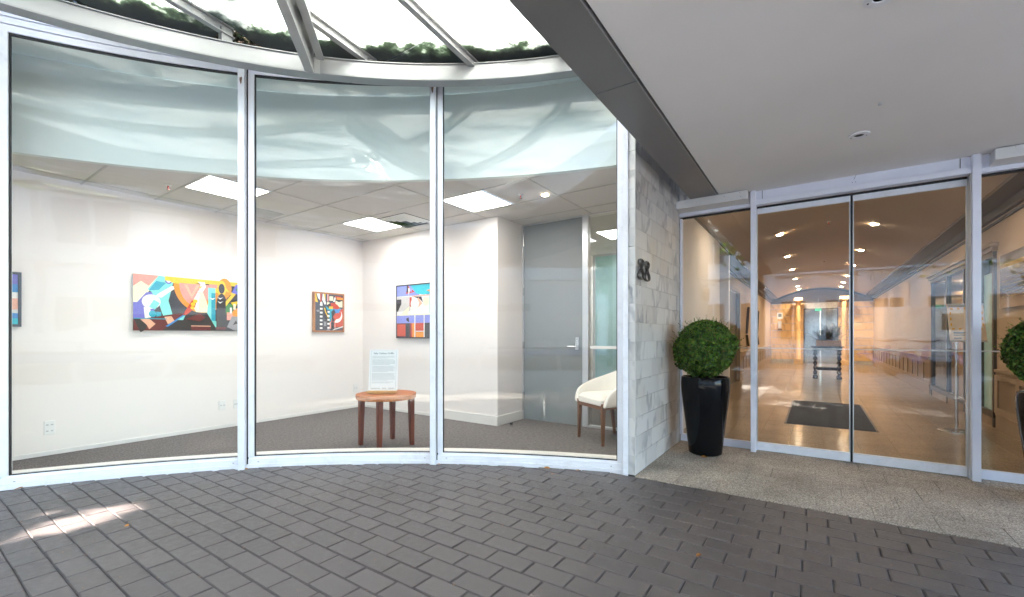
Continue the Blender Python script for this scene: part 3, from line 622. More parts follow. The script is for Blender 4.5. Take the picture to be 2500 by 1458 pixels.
S3 = [(WH, R_(0, 1, 0, 1)), (PU, R_(0, .5, .8, 1)), ((.25, .3, .75), R_(0, .62, .8, 1)), (TL, [(.38, 1), (1, 1), (1, .82), (.85, .8), (.55, .83)]), ((.02, .5, .6), [(.38, 1), (1, 1), (1, .9), (.75, .8), (.55, .83)]), (OR, [(.8, .88), (1, .92), (1, .82)]), (RD, [(.3, 1), (.34, .98), (.4, .85), (.25, .84)]), (BK, [(.28, 1), (.31, 1), (.35, .85), (.27, .88)]), (WH, [(.32, .96), (.37, .93), (.33, .8)]), (RD, [(.42, .92), (.5, .87), (.4, .85)]),
      (SA, R_(.42, .9, .78, .8)), ((.62, .6, .58), R_(0, .38, .5, .79)), (BK, [(0, .5), (0, .74), (.13, .74), (.13, .65), (.03, .5)]), (RD, [(.36, .6), (.36, .77), (.42, .77), (.4, .58)]), (BK, [(.46, .78), (.68, .77), (.72, .66), (.64, .72)]), (SA, [(.55, .72), (.6, .76), (.7, .64), (.6, .57), (.62, .66)]), (WH, E_(.5, .64, .11, .11)), (CR, E_(.8, .68, .08, .08)), ((.55, .7, .6), R_(.88, 1, .45, .78)), (CR, [(.08, .42), (.36, .6), (.3, .42)]), (CR, R_(0, 1, .41, .44)),
      ((.25, .28, .72), R_(0, 1, .27, .42)), (BK, [(.27, .36), (.34, .38), (.35, .29), (.28, .32)]), (MR, R_(0, 1, 0, .27)), (RD, R_(.02, .25, .02, .25)), (BK, R_(.26, .36, 0, .27)), (RD, R_(.4, .5, 0, .27)), (OR, R_(.44, .5, 0, .27)), (OR, R_(.53, .75, .0, .1)), (RD, R_(.53, .75, .12, .27)), (BK, R_(.78, 1, 0, .27)), (WH, R_(.5, .525, 0, .42)), (WH, R_(.745, .77, 0, .42)), (WH, R_(.53, .75, .105, .12))]
painting('painting', 'black framed painting in blue, white and red beside the middle window mullion', (-5.20, YB-.001, 1.11), (1, 0, 0), .80, .79, S3, 'bframe', .016, .04)
S0 = [(PU, R_(0, 1, .78, 1)), (LB, R_(0, 1, .6, .8)), (TL, R_(0, 1, .55, .65)), (WH, R_(0, 1, .45, .64)), (SA, [(.0, .2), (.0, .5), (1, .52), (1, .3)]), (LB, [(0, .0), (0, .3), (1, .22), (1, 0)]), ((.02, .5, .6), R_(0, 1, 0, .12))]
painting('painting', 'narrow strip of a black framed blue and coral painting at the far left', (XA+.001, .30, 1.23), (0, 1, 0), .495, .50, S0, 'bframe', .022, .04)

# grey door and sidelight -------------------------------------------
t = thing('grey_door', 'tall plain grey door in an aluminium frame at the back of the shop room', 'door', (-2.86, YD, 0))
obj('leaf', B().box(-3.296, -2.420, YD-.008, YD+.035, .008, 2.645), 'door', t, bev=.002)
fr = obj('frame', B().box(-3.34, -3.30, YD-.02, YD+.06, 0, 2.655).box(-2.416, -2.335, YD-.02, YD+.06, 0, 2.655).box(-3.30, -2.416, YD-.018, YD+.06, 2.648, 2.70), 'alu', t, bev=.002)
for z in (.33, 1.02, 1.75, 2.42): obj('hinge', B().box(-3.306, -3.288, YD-.026, YD-.008, z-.05, z+.05), 'chrome', t, bev=.002)
hp = obj('handle', B().box(-2.515, -2.461, YD-.022, YD-.0085, .965, 1.125), 'chrome', t, bev=.003)
obj('lever', B().tube([(-2.488, YD-.02, 1.01), (-2.488, YD-.06, 1.01), (-2.51, YD-.066, 1.01), (-2.60, YD-.066, 1.01)], .0095, 10), 'chrome', hp, smooth=50)
obj('lock_cylinder', B().tube([(-2.488, YD-.022, 1.075), (-2.488, YD-.03, 1.075)], .011, 14), 'alu', hp)
t = thing('sidelight_window', 'narrow clear glass sidelight window right of the grey door', 'window', (-1.85, YD, 0))
obj('frame', B().box(-2.333, -1.347, YD-.02, YD+.05, 0, .03).box(-2.333, -1.347, YD-.02, YD+.05, 2.655, 2.70).box(-1.40, -1.347, YD-.02, YD+.05, .03, 2.655), 'alu', t, bev=.002)
obj('glass_pane', B().box(-2.333, -1.40, YD+.01, YD+.018, .03, 2.655), 'gsmall', t)
obj('manifestation_strip', B().box(-2.32, -1.41, YD+.004, YD+.0055, .985, 1.02), 'white', t)
t = thing('door_stop', 'small round steel door stop on the carpet by the wall corner', 'door stop', (-3.17, 4.60, 0))
obj('body', B().lathe([(.019, .004), (.019, .028)], n=18), 'chrome', t, local=True, smooth=40); obj('rubber_cap', B().lathe([(.021, .028), (.021, .042), (.012, .046)], n=18), 'black', t, local=True, smooth=40)
# corridor behind the sidelight
structure('corridor_floor', B().box(-3.5, -1.345, YD, 9.2, -.05, .004), 'carpet')
structure('corridor_wall', B().box(-3.6, -3.5, YD+.1, 9.2, 0, 2.66), 'wall'); structure('corridor_wall', B().box(-3.6, -1.345, 9.2, 9.3, 0, 2.66), 'wall')
structure('corridor_ceiling', B().box(-3.6, -1.345, YD+.1, 9.3, 2.66, 2.7), 'ceil')
ceiling_light(-2.35, 6.3, 2.655, 'square lit ceiling light seen through the sidelight window', w=.3); ceiling_light(-2.6, 8.3, 2.655, 'farther square lit ceiling light seen through the sidelight window', w=.3)
t = thing('glass_partition', 'pale green glass partition in the corridor behind the sidelight', 'partition', (-2.3, 7.4, 0))
obj('frame', B().box(-3.3, -3.26, 7.38, 7.42, 0, 2.6).box(-2.28, -2.24, 7.38, 7.42, 0, 2.6).box(-1.5, -1.46, 7.38, 7.42, 0, 2.6).box(-3.26, -2.28, 7.38, 7.42, 2.56, 2.6), 'alu', t); obj('glass_pane', B().box(-3.26, -2.28, 7.395, 7.405, 0, 2.56), 'cyan', t)

# round side table ---------------------------------------------------
t = thing('side_table', 'round honey coloured wooden side table with four tapering red brown legs', 'table', (-3.705, 3.07, 0), rz=radians(-9))
obj('tabletop', B().lathe([(.0, .497), (.298, .497), (.302, .500), (.306, .535), (.306, .543), (.303, .5455), (.0, .5455)], n=72, cap=False), 'woodt', t, local=True, smooth=35)
for sx in (-1, 1):
    for sy in (-1, 1):
        obj('leg', B().taper((sx*.188, sy*.188, .004), (.019, .019), (sx*.182, sy*.182, .4965), (.027, .027)), 'woodl', t, bev=.002, local=True)
# information sign on its stand
RZ = atan2(-3.66, 3.01)  # facing the forecourt
t = thing('information_sign', 'pale printed information sheet standing upright on the round table', 'sign', (-3.712, 3.03, .578), rz=.60164+.02)
tl = Matrix.Rotation(radians(-7), 4, 'X')
obj('sheet', B().box(-.149, .149, -.002, .003, 0, .425, M=tl), 'paper', t, local=True)
b = B()
for x0, x1, z0, z1 in ((-.132, .132, .412, .4132), (-.132, .132, .012, .0132), (-.132, -.1308, .012, .412), (.1308, .132, .012, .412)): b.box(x0, x1, -.0028, -.0022, z0, z1, M=tl)
obj('border', b, 'ink', t, local=True)
fc = bpy.data.curves.new('title', 'FONT'); fc.body = 'Sally Calahan Griffin'; fc.size = .0265; fc.align_x = 'CENTER'; fc.extrude = .0003; fc.offset = .0004; fc.materials.append(MT['ink'])
tmp = bpy.data.objects.new('tmp', fc); tme = bpy.data.meshes.new_from_object(tmp); bpy.data.objects.remove(tmp)
fo = bpy.data.objects.new('title', tme); COL.objects.link(fo); fo.parent = t; fo.matrix_local = tl @ Matrix.Translation((0, -.0032, .378)) @ Matrix.Rotation(pi/2, 4, 'X')
b = B(); z = .358
for n_, para in enumerate((3, 6, 7, 8, 2)):
    for i in range(para):
        last = i == para-1; x = -.118; end = .118*(random.uniform(.2, .6) if last else random.uniform(.85, 1.0))
        while x < end:
            ww = random.uniform(.006, .02); b.box(x, min(x+ww, .12), -.0028, -.0022, z-.0022, z, M=tl); x += ww+.003
        z -= .0098
    z -= .0085
obj('text_lines', b, 'ink', t, local=True)
b = B(); b.box(-.12, -.03, -.0028, -.0022, .021, .0245, M=tl).box(-.01, .035, -.0028, -.0022, .021, .0245, M=tl).box(.055, .12, -.0028, -.0022, .021, .0245, M=tl); obj('footer_line', b, 'inkd', t, local=True)
t = thing('sign_stand', 'small light oak ledge stand holding the printed sheet on the table', 'stand', (-3.712, 3.03, .546), rz=.60164+.02)
obj('ledge', B().box(-.153, .145, -.05, .02, .008, .032), 'stand', t, bev=.002, local=True); obj('foot', B().box(-.12, .11, -.03, .06, 0, .008), 'stand', t, bev=.001, local=True)
obj('back_rest', B().box(-.08, .08, .0, .008, .03, .3, M=Matrix.Translation((0, .016, 0)) @ tl), 'stand', t, local=True)

# cream tub chair ----------------------------------------------------
cdir = atan2(-.255, .401)
t = thing('tub_chair', 'cream vinyl tub chair with walnut legs beside the grey door', 'chair', (-1.885, 4.60, 0), rz=cdir)
W2, D2 = .2375, .225
for sx in (-1, 1):
    obj('leg', B().taper((sx*(W2-.005), -D2+.005, .004), (.013, .013), (sx*(W2-.012), -D2+.012, .44), (.022, .022)), 'woodc', t, bev=.003, local=True)
    obj('leg', B().taper((sx*(W2-.02), D2+.03, .004), (.013, .013), (sx*(W2-.02), D2-.02, .42), (.022, .022)), 'woodc', t, bev=.003, local=True)
obj('seat_rail', B().box(-W2+.012, W2-.012, -D2-.008, -D2+.014, .375, .415).box(W2-.034, W2-.010, -D2+.014, D2-.02, .375, .44).box(-W2+.010, -W2+.034, -D2+.014, D2-.02, .375, .44), 'woodc', t, bev=.003, local=True)
b = B(); nx, ny = 12, 12; vs = []
for j in range(ny+1):
    for i in range(nx+1):
        u = i/nx*2-1; v = j/ny*2-1
        e = (1-abs(u)**6)*(1-abs(v)**6); vs.append((u*(W2-.012), v*D2-.012+.0*e, .475+.05*(e**.35 if e > 0 else 0)+.012*(-v)*0))
fs = [(j*(nx+1)+i, j*(nx+1)+i+1, (j+1)*(nx+1)+i+1, (j+1)*(nx+1)+i) for j in range(ny) for i in range(nx)]
b.add(vs, fs); b.box(-W2+.012, W2-.012, -D2-.012, D2-.012, .412, .476)
obj('seat', b, 'vinyl', t, smooth=40, bev=.012, local=True)
# shell: back and arms in one curved band
def shell():
    b = B(); n = 36; prof = []
    for i in range(n+1):
        s = i/n; a = radians(-8+196*s)   # from right front round the back to left front
        x = (W2+.035)*cos(a); yy = -.20+(.46)*max(0, sin(a))**.85 if sin(a) > 0 else -.20-.09*abs(sin(a))*3
        k = max(0, sin(a))
        e_ = min(1, min(s, 1-s)/.20); top = .43+.215*sqrt(1-(1-e_)**2)+.155*(k**2.4)
        bot = .40 if k < .5 else .40
        nx_, ny_ = cos(a), max(sin(a), 0)
        l = hypot(nx_, ny_) or 1; nx_, ny_ = nx_/l, ny_/l
        th = .028; fl = .05*k
        sec = []
        for q, (o_, z_) in enumerate(((-th, bot), (-th, (bot+top)/2), (-th*.9, top-.02), (-th*.4, top-.004), (th*.4, top-.004), (th*.9, top-.02), (th, (bot+top)/2), (th*.8, bot))):
            lean = (z_-bot)/(top-bot)*(.02+fl); sec.append((x+nx_*(o_+lean), yy+ny_*(o_+lean), z_))
        prof.append(sec)
    m = len(prof[0]); vs = [p for s in prof for p in s]
    fs = [(i*m+j, i*m+(j+1) % m, (i+1)*m+(j+1) % m, (i+1)*m+j) for i in range(n) for j in range(m)]+[tuple(range(m-1, -1, -1)), tuple(range(n*m, n*m+m))]
    return b.add(vs, fs)
o = obj('back_shell', shell(), 'vinyl', t, smooth=60, local=True); o.modifiers.new('soft', 'SUBSURF').render_levels = 2; o.modifiers['soft'].levels = 1

# ================================================================== MARBLE WALL
mw = thing('marble_wall', 'white and grey marble tiled wall carrying the number 88', 'wall', (-1.27, 4.3, 0))
obj('backing', B().box(-1.3225, -1.226, 3.566, 5.06, 0, 3.6).box(-1.226, -.2, 4.992, 5.058, 2.5, 3.6), 'mgrout', mw)
TH = .157
def tile(x0, x1, y0, y1, z0, z1):
    g = .0013
    if x1-x0 < .02: b = B().box(x0, x1, y0+g, y1-g, z0+g, z1-g)
    else: b = B().box(x0+g, x1-g, y0, y1, z0+g, z1-g)
    obj('marble_tile', b, 'marble', mw, bev=.001)
for r in range(21):
    z0 = r*TH; z1 = z0+TH
    cuts = [3.564, 3.867, 4.15, 4.41, 4.70, 4.985] if r % 2 == 0 else [3.564, 3.72, 4.01, 4.28, 4.56, 4.84, 4.985]
    if z0 > 2.9: continue
    for a, c in zip(cuts, cuts[1:]): tile(-1.226, -1.217, a, c, z0, z1)
    tile(-1.3225, -1.2175, 3.556, 3.5635, z0, z1)
for r in range(16, 19):
    for x in (-1.2165, -.95): tile(x, x+.265, 4.982, 4.99, r*TH, (r+1)*TH)
obj('corner_bead', B().box(-1.2175, -1.2155, 3.5550, 3.5575, 0, 3.2), 'white', mw)
# house number 88: tube figures
t = thing('house_number', 'dark metal number 88 fixed to the marble wall', 'number', (-1.217, 3.73, 1.60))
def eight(yc):
    pts = []; n = 64
    for i in range(n+1):
        a = 2*pi*i/n; pts.append((-1.217+.017+.004*sin(a), yc+.052*sin(2*a)*(1.0), 1.704-.083*cos(a)))
    b = B(); P = [Vector(p) for p in pts[:-1]]; m = 12; vs = []
    for i, p in enumerate(P):
        d = (P[(i+1) % n]-P[i-1]).normalized(); a_ = Vector((1, 0, 0)); c_ = d.cross(a_).normalized()
        for k in range(m): tt = 2*pi*k/m; vs.append(p+a_*cos(tt)*.013+c_*sin(tt)*.006)
    fs = [(i*m+k, i*m+(k+1) % m, ((i+1) % n)*m+(k+1) % m, ((i+1) % n)*m+k) for i in range(n) for k in range(m)]
    return b.add(vs, fs)
MT['number'] = mat('dark_pewter', (.16, .15, .14), .3, .8)
obj('digit', eight(3.655), 'number', t, smooth=60); obj('digit', eight(3.81), 'number', t, smooth=60)

# ================================================================== STEEL RING, GLASS ROOF, CANOPY
RC = (-.053, -1.045)
gcn = thing('glass_canopy', 'glazed steel canopy with curved ring beam over the forecourt', 'canopy', (-3, 0, 3.3))
aR = math.acos((-1.06-RC[0])/4.60); aE = radians(205)
obj('ring_beam', B().arc(RC, 4.552, 4.655, 3.300, 3.308, aR, aE, 90).arc(RC, 4.552, 4.560, 3.308, 3.428, aR, aE, 90).arc(RC, 4.540, 4.655, 3.428, 3.437, aR, aE, 90), 'steel', gcn, bev=.002, smooth=30)
def yroof(x, y): return 3.555-(y-2.2)*.094
for i, x in enumerate((-6.05, -5.33, -4.60, -3.87, -3.15, -2.40, -1.66)):
    yr = RC[1]+sqrt(max(0, 4.62**2-(x-RC[0])**2)) if abs(x-RC[0]) < 4.6 else .3
    yr = max(yr, -.6)+.10; y0 = -3.7
    def sec(x0, x1, h0, h1): 
        return [(xx, yy, yroof(xx, yy)+hh) for yy in (y0, yr) for xx, hh in ((x0, h0), (x1, h0), (x1, h1), (x0, h1))]
    b = B(); Q = [(3, 2, 1, 0), (4, 5, 6, 7), (0, 1, 5, 4), (1, 2, 6, 5), (2, 3, 7, 6), (3, 0, 4, 7)]
    b.add(sec(x-.003, x+.003, -.075, -.002), Q); b.add(sec(x-.003, x+.045, -.082, -.075), Q); b.add(sec(x-.03, x+.03, -.002, .004), Q)
    gbar = obj('glazing_bar', b, 'rafter', gcn)
    zz = yroof(x, yr)
    obj('cleat', B().box(x-.03, x+.03, yr-.09, yr-.01, 3.438, zz-.02).box(x+.004, x+.012, yr-.07, yr-.05, zz-.07, zz-.05), 'steel', gbar, bev=.002)
# main radial rafter, twin channel with end plate
ra = radians(136.9); M = Matrix.Translation((RC[0], RC[1], 0)) @ Matrix.Rotation(ra, 4, 'Z')
obj('main_rafter', B().box(-.2, 4.55, .006, .014, 3.30, 3.60, M=M).box(-.2, 4.55, .014, .072, 3.30, 3.308, M=M).box(-.2, 4.55, .014, .072, 3.592, 3.60, M=M)
    .box(-.2, 4.50, -.034, -.026, 3.38, 3.60, M=M).box(-.2, 4.50, -.085, -.034, 3.38, 3.388, M=M), 'rafter', gcn, bev=.001)
for dx in (4.36, 4.42):
    for z in (3.38, 3.43): obj('bolt', B().tube([M @ Vector((dx, .004, z)), M @ Vector((dx, .024, z))], .011, 8), 'steel', gcn)
obj('end_plate', B().box(4.549, 4.556, -.04, .075, 3.296, 3.43, M=M), 'rafter', gcn)
ra2 = radians(182); M2 = Matrix.Translation((RC[0], RC[1], 0)) @ Matrix.Rotation(ra2, 4, 'Z')
obj('main_rafter', B().box(-.2, 4.55, -.006, .006, 3.30, 3.58, M=M2).box(-.2, 4.55, -.05, .05, 3.30, 3.308, M=M2), 'rafter', gcn)
# panes: cross joints every 1.25 m, on top of bars
xsb = [-6.05, -5.33, -4.60, -3.87, -3.15, -2.40, -1.66, -1.08]
for i in range(len(xsb)-1):
    x0, x1 = xsb[i]+.004, xsb[i+1]-.004
    ytop = {0: .35, 1: .35, 2: 1.62, 3: 2.48, 4: 3.05, 5: 3.50, 6: 3.80}[i]; jy = 2.545 if i in (4, 5) else (1.36 if i == 3 else (2.1 if i == 6 else .4))
    edges = [ytop, ytop-.95 if i not in (3, 4, 5, 6) else jy, -.2, -1.9, -3.65]
    for y1, y0 in zip(edges, edges[1:]):
        if y1-y0 < .1: continue
        dz = .006
        lo, hi = [], []
        for q in range(13):
            x = x0+(x1-x0)*q/12; k2 = (GR-.024)**2-(x-GC[0])**2; ye = min(y1-.004, GC[1]+sqrt(k2)) if k2 > 0 else y0
            if ye > y0+.01: lo.append((x, y0+.004)); hi.append((x, ye))
        if len(lo) < 2: continue
        pl = lo+hi[::-1]; m2_ = len(pl)
        b = B().add([(x, y, yroof(x, y)+h) for h in (dz, dz+.012) for x, y in pl], [tuple(range(m2_-1, -1, -1)), tuple(range(m2_, 2*m2_))]+[(q, (q+1) % m2_, m2_+(q+1) % m2_, m2_+q) for q in range(m2_)])
        obj('glass_pane', b, 'roof', gcn)
# building face behind the ring: brown board and flashing up to the glass
structure('upper_wall', B().arc(GC, GR-.02, GR+.5, 3.612, 9.0, A_R-.12, A_L+.12, 40).box(-8.5, -5.2, -.9, .95, 3.612, 9.0).box(-1.2, 6, 5.1, 5.6, 3.3, 9), 'upper', smooth=30)
props(obj('fascia_board', B().arc(GC, GR-.055, GR-.022, 3.614, 3.70, A_R-.06, A_L+.05, 50), 'fascia', smooth=30), 'brown fascia board above the curved windows behind the steel ring', 'board')
structure('shopfront_side_wall', B().arc(GC, GR-.01, GR+.14, -.02, 3.61, A_L+.0085, A_L+.10, 6), 'frame2', smooth=30)
structure('shopfront_side_wall', B().box(-5.9, -5.17, -1.6, .5, 0, 3.6), 'box')
# leaf litter piled on the low edge of the glass
b = B(); rnd = random.Random(5)
for _ in range(15000):
    a = A_L+.02+(A_R-A_L-.10)*rnd.random(); dd = abs(rnd.gauss(0, .10))+(.11*rnd.random())*(.6+.4*sin(a*17))
    r = GR-.02-dd; x, y = GC[0]+r*cos(a), GC[1]+r*sin(a)
    if x > -1.1: continue
    top = max(0, .10-dd*.45); z = yroof(x, y)+.02+top*rnd.random()
    s = rnd.uniform(.010, .026); th = rnd.uniform(0, 6.28); tl_ = rnd.gauss(0, .5)
    u = Vector((cos(th), sin(th), tl_)).normalized()*s; v = Vector((-sin(th), cos(th), rnd.gauss(0, .5))).normalized()*s*.45
    c = Vector((x, y, z)); b.add([c-u, c-v, c+u, c+v], [(0, 1, 2, 3)])
props(obj('leaf_litter', b, 'litter', nofix=True), 'dark leaf litter piled along the lower edge of the glass roof', 'leaf litter', kind='stuff')
# solid canopy on the right
cn = thing('entrance_canopy', 'solid entrance canopy with flat pale grey soffit and dark edge beam', 'canopy', (1, 1, 2.58))
obj('soffit_panel', B().box(-.806, 6, -1.9, 4.985, 2.580, 3.2), 'soffit', cn)
obj('edge_beam_panel', B().box(-1.075, -.822, 2.433, 4.905, 2.572, 3.25), 'strip', cn, bev=.0015)
obj('edge_beam_panel', B().box(-1.075, -.822, -1.9, 2.429, 2.574, 3.25), 'strip', cn, bev=.0015)
obj('shadow_gap', B().box(-.821, -.807, -1.9, 4.90, 2.60, 2.62), 'gasket', cn)
obj('edge_angle', B().box(-.822, -.817, -1.9, 4.90, 2.570, 2.60), 'steel', cn)
def can_light(x, y, label):
    t = thing('soffit_light', label, 'light fitting', (x, y, 2.58), 'unlit round fittings in the soffit')
    obj('trim_ring', B().lathe([(.062, .0), (.062, -.006), (.052, -.009), (.030, -.008), (.028, -.003)], n=32, cap=False), 'frame', t, local=True, smooth=40)
    obj('dark_aperture', B().lathe([(.029, -.002), (.001, -.002)], n=24), 'black', t, local=True)
    for s in (-1, 1): obj('screw', B().lathe([(.004, -.009), (.004, -.0105)], c=(s*.044, .01, 0), n=8), 'gasket', t, local=True)
can_light(.257, 3.995, 'round unlit light fitting in the soffit in front of the doors'); can_light(.23, 2.415, 'round unlit light fitting in the soffit at the top edge of the picture')
props(obj('smoke_nozzle', B().lathe([(.012, 2.58), (.010, 2.572), (.004, 2.57)], c=(.33, 3.53, 0), n=12), 'trim'), 'tiny round nozzle in the soffit left of the light fitting', 'nozzle')

# ================================================================== ENTRANCE DOORS
def bar(b, x0, x1, y0, y1, z0, z1): return b.box(x0, x1, y0, y1, z0, z1)
ef = thing('sliding_door_surround', 'white metal frame around the automatic sliding doors', 'door surround', (.27, 4.97, 0))
for x0, x1, l in ((-.527, -.482, None), (1.022, 1.072, None)):
    obj('post', B().box(x0, x1, 4.93 if x0 < 0 else 4.925, 5.07, -.0, 2.577), 'frame2', ef, bev=.003)
obj('post_side', B().box(1.016, 1.0215, 4.952, 5.06, 0, 2.439), 'alu', ef)
obj('header', B().box(-.4815, 1.0215, 4.945, 5.03, 2.438, 2.488), 'frame2', ef, bev=.003)
obj('operator_cover', B().box(-.4815, 1.0215, 4.985, 5.07, 2.489, 2.579), 'frame2', ef)
obj('cover_joint', B().box(-.432, -.428, 4.982, 4.986, 2.49, 2.578), 'gasket', ef); obj('cover_joint', B().box(.962, .966, 4.982, 4.986, 2.49, 2.578), 'gasket', ef)
obj('wire_tail', B().tube([(.285, 4.983, 2.545), (.30, 4.983, 2.58)], .0015, 6), 'gasket', ef)
for xx in (.275, .297): obj('screw_hole', B().tube([(xx, 4.98, 2.52), (xx, 4.988, 2.52)], .003, 8), 'gasket', ef)
obj('header_infill', B().box(1.0725, 1.13, 4.99, 5.06, 2.4725, 2.579), 'frame2', ef); obj('header_infill', B().box(-.545, -.5275, 4.99, 5.06, 2.4725, 2.579), 'frame2', ef)
obj('track_gap', B().box(-.4815, 1.0155, 5.03, 5.068, 2.419, 2.437), 'gasket', ef)
def door_leaf(x0, x1, label, inner):
    t = thing('sliding_door', label, 'sliding door', ((x0+x1)/2, 5.05, 0), 'pair of automatic glass sliding doors')
    obj('top_rail', B().box(x0, x1, 5.035, 5.065, 2.365, 2.418), 'frame', t, bev=.002)
    obj('bottom_rail', B().box(x0, x1, 5.032, 5.068, .006, .086), 'frame', t, bev=.002)
    xs0 = x1-.007 if inner > 0 else x0; obj('meeting_stile', B().box(xs0, xs0+.007, 5.036, 5.064, .086, 2.365), 'alu', t)
    xo = x0 if inner > 0 else x1-.006; obj('edge_stile', B().box(xo, xo+.006, 5.036, 5.064, .086, 2.365), 'alu', t)
    obj('glass_pane', B().box(x0+.006, x1-.007, 5.046, 5.054, .086, 2.365), 'gdoor', t)
    obj('safety_line', B().box(x0+.006, x1-.007, 5.0440, 5.0455, 1.019, 1.026).box(x0+.006, x1-.007, 5.0440, 5.0455, 1.029, 1.031), 'sill', t)
door_leaf(-.4815, .2625, 'left glass sliding door leaf with the dark mat behind it', 1); door_leaf(.2805, 1.0155, 'right glass sliding door leaf beside the thick white post', -1)
props(obj('door_seal', B().box(.2635, .2795, 5.045, 5.062, .006, 2.42), 'gasket', ef))
def side_pane(x0, x1, label):
    t = thing('side_window', label, 'window', ((x0+x1)/2, 5.05, 0), 'fixed glass panes beside the sliding doors')
    obj('top_rail', B().box(x0, x1, 4.985, 5.06, 2.436, 2.472), 'frame2', t, bev=.002); obj('gasket', B().box(x0, x1, 5.03, 5.058, 2.418, 2.4355), 'gasket', t)
    obj('bottom_rail', B().box(x0, x1, 5.035, 5.068, .002, .078), 'frame2', t, bev=.002)
    obj('side_bead', B().box(x0, x0+.024, 5.0, 5.06, .078, 2.4175) if x0 < 0 else B().box(x1-.024, x1, 5.0, 5.06, .078, 2.4175), 'frame2', t)
    obj('glass_pane', B().box(x0+.001, x1-.001, 5.046, 5.054, .078, 2.4175), 'gdoor', t)
    obj('safety_line', B().box(x0+.024, x1-.001, 5.0440, 5.0455, 1.019, 1.026).box(x0+.024, x1-.001, 5.0440, 5.0455, 1.029, 1.031), 'sill', t)
side_pane(-1.216, -.528, 'fixed glass pane left of the doors, behind the black planter'); side_pane(1.073, 2.2, 'fixed glass pane at the right edge of the picture, right of the thick white post')
def head_box(x0, x1, label):
    t = thing('shutter_box', label, 'boxing', ((x0+x1)/2, 4.85, 2.5), 'white boxings above the side panes')
    b = B(); pr = [(4.85, 2.487), (4.85, 2.571), (5.06, 2.571), (5.06, 2.4735), (4.985, 2.4735)]
    vs = [(x, y, z) for x in (x0, x1) for y, z in pr]; n = len(pr)
    b.add(vs, [tuple(range(n)), tuple(range(2*n-1, n-1, -1))]+[(i, (i+1) % n, n+(i+1) % n, n+i) for i in range(n)])
    obj('box', b, 'box', t, bev=.002)
    for _ in range(7):
        x = random.uniform(x0+.05, min(x1, x0+.75)-.03); z = random.uniform(2.50, 2.56); obj('screw_hole', B().tube([(x, 4.8485, z), (x+random.uniform(-.008, .008), 4.8485, z+random.uniform(-.004, .004))], .0016, 6), 'gasket', t)
head_box(-1.216, -.545, 'white boxing with screw holes above the pane left of the doors'); head_box(1.13, 2.3, 'white boxing with screw holes above the pane at the right edge')
structure('entrance_side_wall', B().box(2.2, 3.2, 4.9, 5.1, 0, 2.6), 'soffit')

# ================================================================== LOBBY
XL, XR, YE_ = -1.58, 1.86, 22.0; CX = .235; SPR = 2.74; APX = 3.10
lf = structure('lobby_floor', B().box(XL-.3, XR+.4, 5.06, YE_+.2, -.05, -.002), 'grout')
ftm = slab_mesh(.3, .3, 'lfloor', 'floor_tile', g=.0008, c=.0006)
restb = B(); cnt = 0
for j in range(57):
    for i in range(13):
        x = -1.75+.3*(i+.5)+.02; y = 5.075+.3*(j+.5); loc = (x, y, .004+random.gauss(0, .0001))
        if y < 9.6 and x < XR+.1:
            o = bpy.data.objects.new('floor_tile', ftm); COL.objects.link(o); o.parent = lf; o.location = loc; o.rotation_euler = (random.gauss(0, .0012), random.gauss(0, .0012), 0); cnt += 1
        else:
            M = Matrix.Translation(loc) @ Euler((random.gauss(0, .0012), random.gauss(0, .0012), 0)).to_matrix().to_4x4(); restb.add([M @ v.co for v in ftm.vertices], [tuple(q.vertices) for q in ftm.polygons])
props(obj('floor_tiles', restb, 'lfloor', lf), kind='stuff')
# walls
lw = structure('lobby_wall', B().box(XL-.1, XL, 5.06, 10.0, 0, 2.75).box(XL-.1, XL, 12.35, YE_, 0, 2.75).box(XL-.1, XL, 10.0, 12.35, 2.22, 2.75), 'lwall')
rw = structure('lobby_wall', B().box(XR, XR+.1, 5.06, 7.93, 0, 2.75).box(XR, XR+.1, 11.6, YE_, 0, 2.75).box(XR, XR+.1, 7.93, 11.6, 2.2, 2.75), 'lwall')
for par, X, s, rng in ((lw, XL, 1, ((5.06, 9.9), (12.45, YE_-.1))), (rw, XR, -1, ((5.06, 7.85), (11.7, YE_-.1)))):
    obj('picture_rail', B().box(*sorted((X, X+s*.018)), 5.07, YE_-.01, 2.535, 2.565), 'moul', par)
    obj('cornice', B().box(*sorted((X, X+s*.05)), 5.07, YE_-.01, 2.60, 2.74).box(*sorted((X+s*.05, X+s*.26)), 5.07, YE_-.01, 2.70, 2.745), 'brown', par)
    for a, c in rng:
        obj('wainscot', B().box(*sorted((X, X+s*.014)), a, c, .0, .70), 'wainp', par)
        obj('dado_rail', B().box(*sorted((X, X+s*.045)), a, c, .70, .735).box(*sorted((X, X+s*.03)), a, c, .665, .70), 'wains', par, bev=.003)
        obj('skirting', B().box(*sorted((X, X+s*.03)), a, c, 0, .17).box(*sorted((X, X+s*.036)), a, c, .17, .19), 'wains', par, bev=.002)
        n = max(1, round((c-a)/.62)); st = (c-a)/n
        for i in range(n+1):
            yy = a+i*st; obj('wainscot_stile', B().box(*sorted((X+s*.0145, X+s*.03)), yy-.055, yy+.055, .19, .665), 'wains', par, bev=.003)
        obj('wainscot_rail', B().box(*sorted((X+s*.0145, X+s*.0285)), a, c, .19, .27).box(*sorted((X+s*.0145, X+s*.0285)), a, c, .60, .665), 'wains', par, bev=.003)
